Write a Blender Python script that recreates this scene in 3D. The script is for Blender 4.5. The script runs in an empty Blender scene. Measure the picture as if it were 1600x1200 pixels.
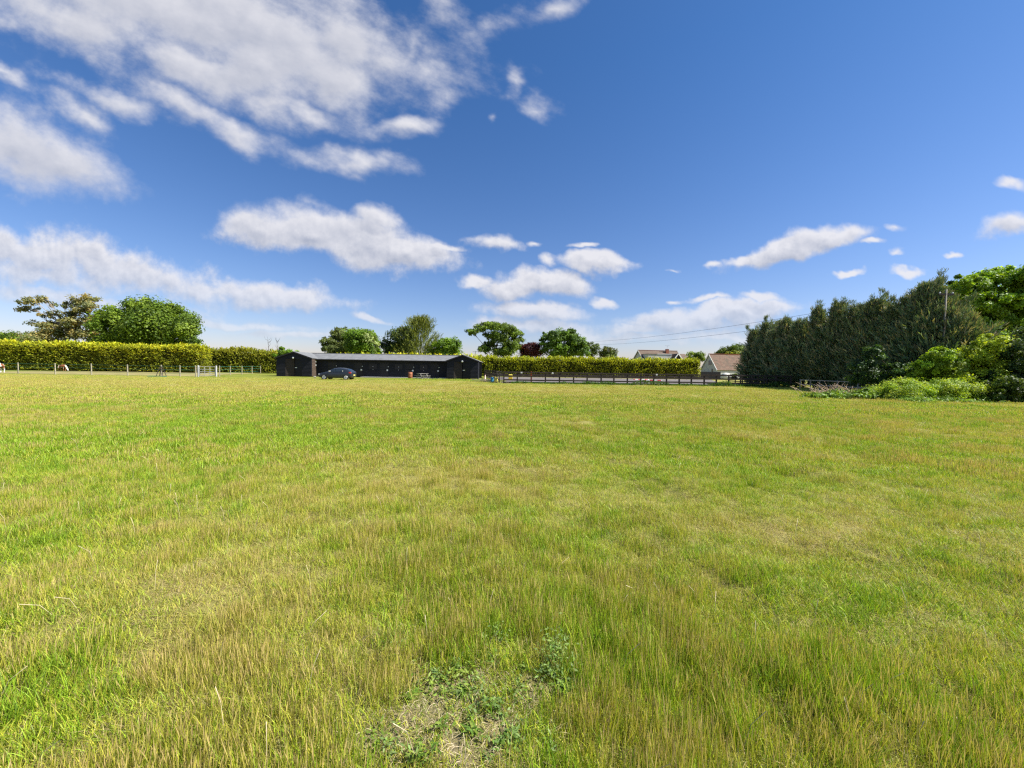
import bpy, bmesh, math, random
import numpy as np
from mathutils import Vector, Matrix, Euler

R = math.radians
rnd = random.Random(7)
rng = np.random.default_rng(11)
sc = bpy.context.scene
COL = sc.collection

# ------------------------------------------------------------------ camera
CAM_H = 1.7
F = 622.0 / 1600.0 * 36.0
cam_d = bpy.data.cameras.new('camera')
cam_d.lens = F
cam_d.sensor_width = 36.0
cam_d.clip_start = 0.05
cam_d.clip_end = 9000
cam = bpy.data.objects.new('camera', cam_d)
COL.objects.link(cam)
cam.location = (0, 0, CAM_H)
ROT = Matrix.Rotation(R(90 - 2.3), 3, 'X') @ Matrix.Rotation(R(0.9), 3, 'Z')
cam.rotation_euler = ROT.to_euler()
sc.camera = cam

# ------------------------------------------------------------------ sun, exposure
SUN_AZ, SUN_EL = 97.0, 46.0          # clockwise from +Y
sd = Vector((math.cos(R(SUN_EL)) * math.sin(R(SUN_AZ)), math.cos(R(SUN_EL)) * math.cos(R(SUN_AZ)), math.sin(R(SUN_EL))))
sun_d = bpy.data.lights.new('sun', 'SUN')
sun_d.energy = 4.2
sun_d.angle = R(0.5)
sun_d.color = (1.0, 0.955, 0.87)
sun = bpy.data.objects.new('sun', sun_d)
COL.objects.link(sun)
sun.rotation_euler = sd.to_track_quat('Z', 'Y').to_euler()
sc.view_settings.view_transform = 'Standard'
sc.view_settings.look = 'None'
sc.view_settings.exposure = 1.23
sc.view_settings.gamma = 1.0
sc.view_settings.use_curve_mapping = False
sc.cycles.max_bounces = 5
sc.cycles.diffuse_bounces = 2
sc.cycles.glossy_bounces = 2
sc.cycles.transmission_bounces = 4
sc.cycles.transparent_max_bounces = 4
sc.cycles.caustics_reflective = False
sc.cycles.caustics_refractive = False
sc.render.film_transparent = False
sc.cycles.use_denoising = False
sc.cycles.sample_clamp_indirect = 4.0
sc.cycles.filter_width = 1.3 if hasattr(sc.cycles, 'filter_width') else 1.3

# pixel of the 1600x1200 photograph -> direction / points in the world
def ray(px, py):
    return ROT @ Vector(((px - 800) / 622.0, -(py - 600) / 622.0, -1.0))
def at(px, py, D):
    d = ray(px, py)
    return Vector((0, 0, CAM_H)) + d * (D / d.y)
def hor(px):                          # horizon row at a column
    lo, hi = 400, 800
    for _ in range(30):
        m = (lo + hi) / 2
        if ray(px, m).z > 0: lo = m
        else: hi = m
    return lo
def gp(px, py):                       # ground point under a pixel
    d = ray(px, py)
    return Vector((0, 0, CAM_H)) + d * (-CAM_H / d.z)
def gx(px, D):                        # x on the ground at column px, depth D
    h = hor(px) + CAM_H * 622 / D
    return at(px, h, D).x

# ------------------------------------------------------------------ node helpers
class NT:
    def __init__(s, tree):
        s.t = tree
    def n(s, typ, **kw):
        nd = s.t.nodes.new(typ)
        ins = kw.pop('ins', {})
        for k, v in kw.items():
            setattr(nd, k, v)
        for k, v in ins.items():
            s.set(nd.inputs[k], v)
        return nd
    def set(s, sock, v):
        if isinstance(v, bpy.types.NodeSocket):
            s.t.links.new(v, sock)
        elif isinstance(v, (tuple, list)) and len(v) == 3 and sock.type == 'RGBA':
            sock.default_value = (*v, 1)
        else:
            sock.default_value = v
    def m(s, op, a, b=None, c=None, clamp=False):
        nd = s.t.nodes.new('ShaderNodeMath'); nd.operation = op; nd.use_clamp = clamp
        for i, v in enumerate((a, b, c)):
            if v is not None: s.set(nd.inputs[i], v)
        return nd.outputs[0]
    def vm(s, op, a, b=None, scale=None):
        nd = s.t.nodes.new('ShaderNodeVectorMath'); nd.operation = op
        s.set(nd.inputs[0], a)
        if b is not None: s.set(nd.inputs[1], b)
        if scale is not None: s.set(nd.inputs['Scale'], scale)
        return nd.outputs['Value'] if op in ('LENGTH', 'DOT_PRODUCT', 'DISTANCE') else nd.outputs['Vector']
    def mr(s, v, a, b, c=0.0, d=1.0, smooth=True):
        nd = s.t.nodes.new('ShaderNodeMapRange')
        if smooth: nd.interpolation_type = 'SMOOTHSTEP'
        for i, x in enumerate((v, a, b, c, d)): s.set(nd.inputs[i], x)
        return nd.outputs[0]
    def mix(s, f, a, b, blend='MIX'):
        nd = s.t.nodes.new('ShaderNodeMix'); nd.data_type = 'RGBA'; nd.blend_type = blend
        s.set(nd.inputs[0], f); s.set(nd.inputs[6], a); s.set(nd.inputs[7], b)
        return nd.outputs[2]
    def noise(s, vec, scale, detail=4, rough=0.55, dim='3D', dist=0.0):
        nd = s.t.nodes.new('ShaderNodeTexNoise'); nd.noise_dimensions = dim
        if vec is not None: s.t.links.new(vec, nd.inputs['Vector'])
        nd.inputs['Scale'].default_value = scale; nd.inputs['Detail'].default_value = detail
        nd.inputs['Roughness'].default_value = rough; nd.inputs['Distortion'].default_value = dist
        return nd

# ------------------------------------------------------------------ world: Nishita sky with broken cloud
CLOUDS = [  # px, py, rx, ry, rotation (deg, clockwise in the picture), strength
 (310,25,380,95,10,1.0),(430,95,170,82,12,1.0),(520,125,90,58,25,.9),(300,95,170,40,22,.85),(420,165,70,30,20,.7),(490,180,80,24,12,.7),(535,50,78,85,0,.8),(100,30,180,50,18,.85),(690,20,40,34,0,.3),(640,90,26,60,10,.3),
 (160,150,110,24,20,.42),(290,175,110,24,26,.55),(370,215,75,24,14,.60),(545,255,95,18,4,.46),(630,205,60,16,0,.52),(668,110,34,50,20,.46),
 (785,40,60,26,-30,.32),(870,15,60,20,-20,.36),(832,160,34,18,10,.34),(796,116,16,18,0,.3),(777,178,12,12,0,.28),(690,150,30,40,10,.3),
 (20,225,140,62,24,1.0),(100,255,110,38,18,.8),(130,180,80,20,25,.55),(0,110,60,14,30,.45),
 (40,395,210,40,6,.72),(200,425,190,32,9,.62),(330,445,140,18,6,.55),(440,463,120,18,2,.72),(120,470,230,16,4,.42),(350,502,150,9,3,.5),(590,494,44,8,10,.62),(60,430,160,26,6,.5),
 (405,362,78,30,2,.95),(480,360,100,38,6,1.0),(565,380,105,40,10,1.0),(640,398,82,28,6,.95),(590,345,44,20,20,.8),(690,392,40,9,4,.7),
 (775,378,48,14,-4,.6),(838,370,16,7,0,.5),(910,385,18,6,0,.6),(925,412,56,15,2,.95),(850,442,66,22,4,1.0),(800,452,60,18,-4,.85),(742,446,26,14,0,.8),(830,487,80,15,2,.85),(935,467,26,9,0,.85),(840,512,90,14,2,.72),(905,522,60,12,2,.66),(780,505,50,10,0,.55),(858,405,14,14,0,.5),
 (1240,390,100,18,-16,1.0),(1300,368,72,18,-8,1.0),(1170,407,42,11,-10,.9),(1366,381,20,6,-8,.62),(1112,415,14,6,0,.4),(1404,350,18,8,0,.3),
 (1585,345,60,20,-14,.95),(1590,286,24,9,0,.62),(1322,428,24,6,-8,.7),(1420,422,26,7,0,.75),(1498,397,12,5,0,.62),(1048,424,12,5,0,.3),(1408,393,14,5,0,.3),
 (1140,488,110,16,-6,.95),(1060,500,90,18,-4,.95),(1000,516,60,12,-4,.8),(1190,468,42,8,-2,.8),(1104,470,34,6,0,.62),(1210,480,40,9,0,.8),(1060,470,14,5,0,.55),(1150,520,160,12,-4,.5),
 (960,530,160,10,0,.5),(470,525,120,8,0,.48),
]
world = bpy.data.worlds.new('World'); sc.world = world; world.use_nodes = True
w = NT(world.node_tree); world.node_tree.nodes.clear()
sky = w.n('ShaderNodeTexSky', sky_type='NISHITA')
sky.sun_disc = False; sky.sun_elevation = R(SUN_EL); sky.sun_rotation = R(SUN_AZ)
sky.air_density = 1.0; sky.dust_density = 0.6; sky.ozone_density = 3.0; sky.altitude = 100
tc = w.n('ShaderNodeTexCoord')
sep = w.n('ShaderNodeSeparateXYZ'); world.node_tree.links.new(tc.outputs['Generated'], sep.inputs[0])
ay = w.m('MAXIMUM', w.m('ABSOLUTE', sep.outputs[1]), 0.02)
u = w.m('DIVIDE', sep.outputs[0], ay); v = w.m('DIVIDE', sep.outputs[2], ay)
uv = w.n('ShaderNodeCombineXYZ', ins={0: u, 1: v}).outputs[0]
# streaked, wind drawn coordinates for the noise: long axis falls to the right
mp = w.n('ShaderNodeMapping', vector_type='TEXTURE'); w.set(mp.inputs[0], uv)
mp.inputs['Rotation'].default_value = (0, 0, R(-22)); mp.inputs['Scale'].default_value = (1.6, 1.0, 1.0)
wn = w.noise(mp.outputs[0], 7.0, 4, 0.55, '2D')
wc = w.vm('SUBTRACT', wn.outputs['Color'], (0.5, 0.5, 0.5))
uvw = w.vm('ADD', uv, w.vm('SCALE', wc, scale=0.10))
def cloud_field(vec, rmin=0):
    acc = None
    for (cx, cy, rx, ry, rt, st) in [c_ for c_ in CLOUDS if c_[2] >= rmin]:
        d = ray(cx, cy)
        mpn = w.n('ShaderNodeMapping', vector_type='TEXTURE')
        if acc is None: w.set(mpn.inputs[0], vec)
        else:      # a vanishing dependence on the last step keeps the shader's stack short
            ma = w.n('ShaderNodeVectorMath', operation='MULTIPLY_ADD'); w.set(ma.inputs[0], acc); ma.inputs[1].default_value = (1e-7,) * 3; w.set(ma.inputs[2], vec)
            w.set(mpn.inputs[0], ma.outputs[0])
        mpn.inputs['Location'].default_value = (d.x / d.y, d.z / d.y, 0)
        mpn.inputs['Rotation'].default_value = (0, 0, -R(rt + 0.9))
        mpn.inputs['Scale'].default_value = (rx * 1.25 / 622, ry * 1.3 / 622, 1)
        ln = w.vm('LENGTH', mpn.outputs[0])
        val = w.m('MULTIPLY', w.m('SUBTRACT', 1.0, ln), st + 0.25)
        acc = val if acc is None else w.m('SMOOTH_MAX', acc, val, 0.12)
    return acc
acc = cloud_field(uvw); acc2 = cloud_field(w.vm('ADD', uvw, (0.012, 0.024, 0)), 38)
lit = w.m('MULTIPLY', w.m('SUBTRACT', acc, acc2), 0.55)
dens = w.m('MAXIMUM', acc, -1.0)
n1 = w.noise(mp.outputs[0], 8.0, 8, 0.60, '2D')
off = w.vm('ADD', mp.outputs[0], (0.012, 0.022, 0))
n2 = w.noise(off, 8.0, 5, 0.56, '2D')
n3 = w.noise(uv, 15.0, 8, 0.62, '2D'); n4 = w.noise(w.vm('ADD', uv, (0.008, 0.013, 0)), 15.0, 5, 0.58, '2D')
hi = w.mr(v, 0.28, 0.50)
nf = w.m('ADD', w.m('MULTIPLY', n1.outputs['Fac'], hi), w.m('MULTIPLY', n3.outputs['Fac'], w.m('SUBTRACT', 1.0, hi)))
ng_ = w.m('ADD', w.m('MULTIPLY', n2.outputs['Fac'], hi), w.m('MULTIPLY', n4.outputs['Fac'], w.m('SUBTRACT', 1.0, hi)))
nb = w.m('MULTIPLY', w.m('SUBTRACT', nf, 0.5), w.m('ADD', 0.88, w.m('MULTIPLY', hi, 0.60)))
raw = w.m('ADD', dens, nb)
alpha = w.mr(raw, 0.0, w.m('ADD', 0.66, w.m('MULTIPLY', hi, 0.30)))
thin = w.m('MULTIPLY', alpha, 0.93)
relief = w.m('MULTIPLY', w.m('SUBTRACT', nf, ng_), w.m('SUBTRACT', 1.1, w.m('MULTIPLY', hi, 0.2)))
thick = w.mr(raw, 0.35, 1.15)
bright = w.m('ADD', w.m('SUBTRACT', 0.74, w.m('MULTIPLY', thick, 0.22)), w.m('ADD', relief, lit), clamp=True)
SKY_LO = (0.66, 0.545, 0.61); SKY_HI = (0.30, 0.465, 0.625)
CL_HI = (3.7, 3.66, 3.82); CL_LO = (1.5, 1.68, 2.2)
ccol = w.mix(bright, CL_LO, CL_HI)
hs = w.n('ShaderNodeHueSaturation', ins={'Saturation': 1.08, 'Value': 1.0, 'Color': sky.outputs[0]})
# clouds sink into the pale air near the horizon
lowair = w.mr(sep.outputs[2], 0.0, 0.20, 0.35, 1.0)
front = w.mr(sep.outputs[2], 0.0, 0.01)
fac = w.m('MULTIPLY', w.m('MULTIPLY', thin, lowair), front)
dim = w.mix(w.m('POWER', w.mr(sep.outputs[2], 0.0, 0.60, smooth=False), 0.62), SKY_LO, SKY_HI)
skyc = w.mix(fac, w.mix(1.0, hs.outputs[0], dim, 'MULTIPLY'), ccol)
bg = w.n('ShaderNodeBackground', ins={'Strength': 0.1})
w.set(bg.inputs[0], skyc)
wo = w.n('ShaderNodeOutputWorld'); world.node_tree.links.new(bg.outputs[0], wo.inputs[0])
world.cycles.sampling_method = 'MANUAL'; world.cycles.sample_map_resolution = 256

# ------------------------------------------------------------------ materials
def principled(name, col, rough=0.7, spec=0.3, metal=0.0, var=0.0, vscale=6.0, bump=0.0, bscale=30.0, col2=None, stretch=(1,1,1)):
    mt = bpy.data.materials.new(name); mt.use_nodes = True
    t = NT(mt.node_tree); p = mt.node_tree.nodes['Principled BSDF']
    p.inputs['Roughness'].default_value = rough; p.inputs['Specular IOR Level'].default_value = spec; p.inputs['Metallic'].default_value = metal
    c = t.n('ShaderNodeTexCoord').outputs['Object']
    if stretch != (1,1,1): c = t.vm('MULTIPLY', c, stretch)
    if var or col2:
        nz = t.noise(c, vscale, 5, 0.6)
        f = t.mr(nz.outputs['Fac'], 0.3, 0.7)
        b = col2 if col2 else tuple(min(1, x * (1 + var)) for x in col)
        a = col if col2 else tuple(x * (1 - var) for x in col)
        t.set(p.inputs['Base Color'], t.mix(f, a, b))
    else:
        p.inputs['Base Color'].default_value = (*col, 1)
    if bump:
        nb_ = t.noise(c, bscale, 4, 0.6)
        bn = t.n('ShaderNodeBump', ins={'Strength': bump, 'Distance': 0.02, 'Height': nb_.outputs['Fac']})
        mt.node_tree.links.new(bn.outputs[0], p.inputs['Normal'])
    return mt

def leaf_mat(name, trans=0.35, tint=(1, 1, 1), rough=0.55):
    """colour per leaf comes from the mesh attribute 'col'"""
    mt = bpy.data.materials.new(name); mt.use_nodes = True
    t = NT(mt.node_tree); nt = mt.node_tree; p = nt.nodes['Principled BSDF']
    a = t.n('ShaderNodeAttribute', attribute_name='col')
    c = t.mix(1.0, a.outputs['Color'], tint, 'MULTIPLY')
    t.set(p.inputs['Base Color'], c); p.inputs['Roughness'].default_value = rough; p.inputs['Specular IOR Level'].default_value = 0.25
    tr = t.n('ShaderNodeBsdfTranslucent'); t.set(tr.inputs[0], t.mix(1.0, c, (1.5, 1.35, 0.4), 'MULTIPLY'))
    mx = t.n('ShaderNodeMixShader', ins={0: trans}); nt.links.new(p.outputs[0], mx.inputs[1]); nt.links.new(tr.outputs[0], mx.inputs[2])
    nt.links.new(mx.outputs[0], nt.nodes['Material Output'].inputs[0])
    return mt

M = {}
M['leaf'] = leaf_mat('leaf')
M['needle'] = leaf_mat('needle', 0.15)
M['bark'] = principled('bark', (0.09, 0.07, 0.05), 0.9, 0.1, var=0.3, vscale=8, bump=0.5)
M['palebark'] = principled('pale_bark', (0.34, 0.28, 0.21), 0.9, 0.1, var=0.25, vscale=5, bump=0.4)
M['deadwood'] = principled('dead_wood', (0.62, 0.46, 0.33), 0.9, 0.1, var=0.25, vscale=5, bump=0.4)
M['inner'] = principled('light_block_core', (0.030, 0.030, 0.012), 1.0, 0.0, var=0.5, vscale=3, bump=0.6, bscale=8)  # dark colour for the added hedge cores that block light

# ------------------------------------------------------------------ object helpers
def tag(o, label=None, cat=None, group=None, kind=None):
    if label: o['label'] = label
    if cat: o['category'] = cat
    if group: o['group'] = group
    if kind: o['kind'] = kind
    return o
def empty(name, loc, label, cat, group=None, rz=0.0):
    o = bpy.data.objects.new(name, None); COL.objects.link(o)
    o.location = loc; o.rotation_euler = (0, 0, rz); o.empty_display_size = 0.3
    return tag(o, label, cat, group)
def link(name, me, mat, parent=None, loc=None):
    o = bpy.data.objects.new(name, me); COL.objects.link(o)
    if mat is not None:
        for m_ in (mat if isinstance(mat, (list, tuple)) else [mat]): me.materials.append(m_)
    if parent: o.parent = parent
    if loc is not None: o.location = loc
    return o
def np_mesh(name, V, faces4=None, faces3=None, col=None):
    me = bpy.data.meshes.new(name)
    n4 = 0 if faces4 is None else len(faces4); n3 = 0 if faces3 is None else len(faces3)
    me.vertices.add(len(V)); me.vertices.foreach_set('co', np.asarray(V, np.float32).ravel())
    idx = []; st = []; tot = []
    p = 0
    if n4:
        idx.append(np.asarray(faces4, np.int32).ravel()); st.append(np.arange(n4) * 4); p = n4 * 4
    if n3:
        idx.append(np.asarray(faces3, np.int32).ravel()); st.append(np.arange(n3) * 3 + p); p += n3 * 3
    me.loops.add(p); me.loops.foreach_set('vertex_index', np.concatenate(idx))
    me.polygons.add(n4 + n3); me.polygons.foreach_set('loop_start', np.concatenate(st).astype(np.int32))
    me.update(calc_edges=True)
    if col is not None:
        ca = me.color_attributes.new('col', 'FLOAT_COLOR', 'POINT')
        c4 = np.ones((len(V), 4), np.float32); c4[:, :3] = col
        ca.data.foreach_set('color', c4.ravel())
    me.validate()
    return me

class MB:
    """collects boxes, bars, tubes, prisms into ONE mesh"""
    def __init__(s): s.v = []; s.f = []; s.mi = []
    def add(s, V, Fc, mi=0):
        b = len(s.v); s.v += [tuple(x) for x in V]; s.f += [tuple(i + b for i in f) for f in Fc]; s.mi += [mi] * len(Fc); return s
    def box(s, x0, x1, y0, y1, z0, z1, mi=0, M4=None):
        V = [(x, y, z) for z in (z0, z1) for y in (y0, y1) for x in (x0, x1)]
        if M4 is not None: V = [M4 @ Vector(p) for p in V]
        return s.add(V, [(0,2,3,1),(4,5,7,6),(0,1,5,4),(2,6,7,3),(1,3,7,5),(0,4,6,2)], mi)
    def bar(s, a, b, w_, h_, mi=0, up=Vector((0,0,1))):
        a, b = Vector(a), Vector(b); d = (b - a).normalized()
        sx = d.cross(up)
        sx = sx.normalized() if sx.length > 1e-4 else Vector((1,0,0)); sz = sx.cross(d)
        V = [p + sx * (i * w_ / 2) + sz * (j * h_ / 2) for p in (a, b) for j in (-1, 1) for i in (-1, 1)]
        return s.add(V, [(0,1,3,2),(4,6,7,5),(0,4,5,1),(2,3,7,6),(1,5,7,3),(0,2,6,4)], mi)
    def tube(s, pts, rad, n=6, mi=0, cap=True):
        pts = [Vector(p) for p in pts]; rad = rad if isinstance(rad, (list, tuple)) else [rad] * len(pts)
        V = []; Fc = []
        for i, p in enumerate(pts):
            d = (pts[min(i+1, len(pts)-1)] - pts[max(i-1, 0)]).normalized()
            ax = d.cross(Vector((0.13, 0.9, 0.31))).normalized(); ay_ = d.cross(ax)
            for k in range(n):
                a_ = 2 * math.pi * k / n
                V.append(p + (ax * math.cos(a_) + ay_ * math.sin(a_)) * rad[i])
        for i in range(len(pts) - 1):
            for k in range(n):
                k2 = (k + 1) % n; Fc.append((i*n+k, i*n+k2, (i+1)*n+k2, (i+1)*n+k))
        if cap: Fc.append(tuple(range(n))[::-1]); Fc.append(tuple(range((len(pts)-1)*n, len(pts)*n)))
        return s.add(V, Fc, mi)
    def lathe(s, prof, n=16, mi=0, M4=None):
        V = []; Fc = []
        for (r_, z_) in prof:
            for k in range(n):
                a_ = 2*math.pi*k/n; p = Vector((r_*math.cos(a_), r_*math.sin(a_), z_))
                V.append(M4 @ p if M4 is not None else p)
        for i in range(len(prof)-1):
            for k in range(n):
                k2 = (k+1) % n; Fc.append((i*n+k, i*n+k2, (i+1)*n+k2, (i+1)*n+k))
        Fc.append(tuple(range(n))[::-1]); Fc.append(tuple(range((len(prof)-1)*n, len(prof)*n)))
        return s.add(V, Fc, mi)
    def prism(s, poly, y0, y1, mi=0):          # poly of (x,z), extruded along y
        n = len(poly); V = [(x, y0, z) for x, z in poly] + [(x, y1, z) for x, z in poly]
        Fc = [tuple(range(n)), tuple(range(2*n-1, n-1, -1))] + [(i, i+n, (i+1) % n + n, (i+1) % n) for i in range(n)]
        return s.add(V, Fc, mi)
    def mesh(s, name, smooth=False, bevel=0):
        me = bpy.data.meshes.new(name); me.from_pydata(s.v, [], s.f)
        me.polygons.foreach_set('material_index', s.mi)
        bm = bmesh.new(); bm.from_mesh(me); bmesh.ops.recalc_face_normals(bm, faces=bm.faces)
        if bevel: bmesh.ops.bevel(bm, geom=list(bm.edges), offset=bevel, segments=1, affect='EDGES')
        bm.to_mesh(me); bm.free()
        if smooth: me.polygons.foreach_set('use_smooth', [True] * len(me.polygons))
        me.update(); return me
    def build(s, name, mat, parent=None, loc=None, smooth=False, bevel=0):
        return link(name, s.mesh(name, smooth, bevel), mat, parent, loc)

# ------------------------------------------------------------------ noise in numpy
def _h(ix, iy, s):
    n = (ix.astype(np.int64) * 374761393 + iy.astype(np.int64) * 668265263 + s * 982451653) & 0x7fffffff
    n = ((n ^ (n >> 13)) * 1274126177) & 0x7fffffff
    return ((n ^ (n >> 16)) & 0xffff) / 65535.0
def vn(x, y, s=0):
    x = np.asarray(x, float); y = np.asarray(y, float)
    ix = np.floor(x); iy = np.floor(y); fx = x - ix; fy = y - iy
    fx = fx * fx * (3 - 2 * fx); fy = fy * fy * (3 - 2 * fy)
    a = _h(ix, iy, s); b = _h(ix+1, iy, s); c = _h(ix, iy+1, s); d = _h(ix+1, iy+1, s)
    return (a*(1-fx)+b*fx)*(1-fy) + (c*(1-fx)+d*fx)*fy
def fbm(x, y, sc_, o=4, s=0):
    t = 0; a = 0.5; n = 0
    for k in range(o):
        t = t + a * vn(x * sc_ * 2**k + 17.3*k, y * sc_ * 2**k - 9.1*k, s + k); n += a; a *= 0.55
    return t / n
def sstep(a, b, x):
    t = np.clip((x - a) / (b - a), 0, 1); return t * t * (3 - 2 * t)

# fields over the ground: height of the soil, dryness and length of the grass
def gz(x, y):
    x = np.asarray(x, float); y = np.asarray(y, float)
    near = np.exp(-np.maximum(np.hypot(x, y) - 6, 0) / 18.0)
    return ((fbm(x, y, 1.1, 3, 5) - 0.5) * 0.20 * near + (fbm(x, y, 0.22, 2, 9) - 0.5) * 0.12 * np.clip(1 - np.hypot(x, y) / 45, 0, 1))
def G(x, y): return float(gz(x, y))
def blob(x, y, px, py, rx, ry=None):
    p = gp(px, py); q = gp(px + rx, py); p2 = gp(px, py - (ry or rx * 0.5))
    ax = abs(q.x - p.x); ay_ = abs(p2.y - p.y)
    return np.exp(-(((x - p.x) / ax) ** 2 + ((y - p.y) / ay_) ** 2))
BARE = [(720,1070,90,34),(790,1150,55,45),(640,1120,80,34),(560,1085,34,20),(840,1080,60,26),(600,1160,60,30),(700,1180,80,30)]
def f_bare(x, y):
    b = 0
    for a in BARE: b = np.maximum(b, blob(x, y, *a))
    return np.clip(b * (0.9 + 2.6 * (fbm(x, y, 8, 3, 31) - 0.56)), 0, 0.92)
TALL = [(950,930,330,90,.55),(1300,1120,420,120,.6),(820,980,160,40,.35),(420,1120,250,90,.3),(1000,1100,140,110,.6),(700,900,260,60,.3)]
SHORT = [(1300,880,240,90,.4),(1450,980,160,60,.45),(150,900,250,80,.25),(1200,760,400,60,.25),(60,1140,120,60,.3),(720,1110,170,80,.5),(640,1012,26,16,.9),(868,1090,26,24,.8),(818,925,9,8,.9),(1085,950,34,16,.6),(885,985,18,20,.6),(1000,1090,14,24,.5),(720,1170,20,30,.7),(1160,1010,12,22,.6),(470,1005,20,14,.6),(250,1030,26,14,.5),(1430,1060,30,16,.6),(930,870,26,8,.5),(1070,790,40,8,.5)]
def f_len(x, y):
    l = 0.74 + 0.85 * (fbm(x, y, 0.9, 3, 21) - 0.45) + 1.3 * (fbm(x, y, 2.8, 2, 23) - 0.5) - 0.6 * sstep(0.58, 0.70, fbm(x, y, 2.2, 3, 25))
    for (px, py, rx, ry, a) in TALL: l = l + a * blob(x, y, px, py, rx, ry)
    for (px, py, rx, ry, a) in SHORT: l = l - a * blob(x, y, px, py, rx, ry)
    return np.clip(l, 0.25, 1.7)
DRY = [(380,1000,120,50,.35),(450,900,120,40,.2),(1150,1150,160,50,.35),(1250,830,160,40,.25),(850,780,120,25,.25),(300,1000,80,40,.2),(720,760,150,25,.15),(1000,970,60,25,.2),(600,1060,70,40,.4)]
GREEN = [(100,700,260,80,.5),(250,800,160,30,.25),(130,1090,110,50,.4),(1350,1080,150,60,.35),(1100,700,60,12,.2),(40,860,80,60,.4),(170,1190,120,40,.35),(1450,720,120,20,.15),(520,650,300,20,.3),(940,830,50,20,.3)]
def f_dry(x, y):
    d = 0.43 + 1.0 * (fbm(x, y, 0.45, 3, 41) - 0.5) + 0.9 * (fbm(x, y, 1.7, 3, 43) - 0.5)
    for (px, py, rx, ry, a) in DRY: d = d + a * blob(x, y, px, py, rx, ry)
    for (px, py, rx, ry, a) in GREEN: d = d - a * blob(x, y, px, py, rx, ry)
    # parched band in front of the stables, lusher strip right against them
    band = np.exp(-((y - 33 - 0.06 * x) / 6.5) ** 2) * sstep(14, -4, x)
    d = d + 0.42 * band * (0.5 + fbm(x, y, 0.5, 2, 47))
    d = d - 0.5 * sstep(47, 51, y) * sstep(5, 0, x)
    d = d + 0.15 * sstep(12, 30, y)
    return np.clip(d, 0, 1)

# ------------------------------------------------------------------ ground sheet
rows = np.concatenate([np.linspace(-12, 0.4, 14), np.geomspace(0.4 + 0.6, 75, 250) - 0.55, np.geomspace(80, 5000, 30)])
cols = np.linspace(-1, 1, 301)
YY = rows[:, None] * np.ones_like(cols)[None]
HW = np.where(rows < 75, np.maximum(6, rows * 1.55 + 6), rows * 2.0)
XX = HW[:, None] * (cols[None] * (0.35 + 0.65 * np.abs(cols[None])))
ZZ = gz(XX, YY)
V = np.stack([XX, YY, ZZ], -1).reshape(-1, 3)
nr, nc = XX.shape
I = np.arange((nr-1)*(nc-1)); r_, c_ = I // (nc-1), I % (nc-1); k = r_ * nc + c_
me = np_mesh('field', V, np.stack([k, k+1, k+nc+1, k+nc], -1))
dryv = f_dry(XX, YY).ravel(); barev = (f_bare(XX, YY)).ravel()
ca = me.color_attributes.new('mask', 'FLOAT_COLOR', 'POINT')
c4 = np.ones((len(V), 4), np.float32); c4[:, 0] = dryv; c4[:, 1] = barev; ca.data.foreach_set('color', c4.ravel())
me.polygons.foreach_set('use_smooth', [True] * len(me.polygons))
mt = bpy.data.materials.new('field_ground'); mt.use_nodes = True; t = NT(mt.node_tree); p = mt.node_tree.nodes['Principled BSDF']
at_ = t.n('ShaderNodeAttribute', attribute_name='mask'); sp = t.n('ShaderNodeSeparateColor'); mt.node_tree.links.new(at_.outputs['Color'], sp.inputs[0])
geo = t.n('ShaderNodeNewGeometry').outputs['Position']
fine = t.noise(geo, 34, 6, 0.75).outputs['Fac']; mid = t.noise(geo, 2.3, 5, 0.65).outputs['Fac']; big = t.noise(geo, 0.09, 4, 0.6).outputs['Fac']
dd = t.m('ADD', sp.outputs[0], t.m('MULTIPLY', t.m('SUBTRACT', mid, 0.5), 0.9), clamp=True)
green = t.mix(fine, (0.07, 0.09, 0.012), (0.26, 0.30, 0.035)); straw = t.mix(fine, (0.17, 0.15, 0.04), (0.50, 0.43, 0.15))
gc = t.mix(dd, green, straw)
soil = t.mix(fine, (0.10, 0.075, 0.04), (0.50, 0.41, 0.24))
gc = t.mix(sp.outputs[1], gc, soil)
t.set(p.inputs['Base Color'], gc); p.inputs['Roughness'].default_value = 0.95; p.inputs['Specular IOR Level'].default_value = 0.1
bn = t.n('ShaderNodeBump', ins={'Strength': 0.8, 'Distance': 0.05, 'Height': fine}); mt.node_tree.links.new(bn.outputs[0], p.inputs['Normal'])
field = link('field', me, mt); tag(field, kind='structure')

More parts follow.
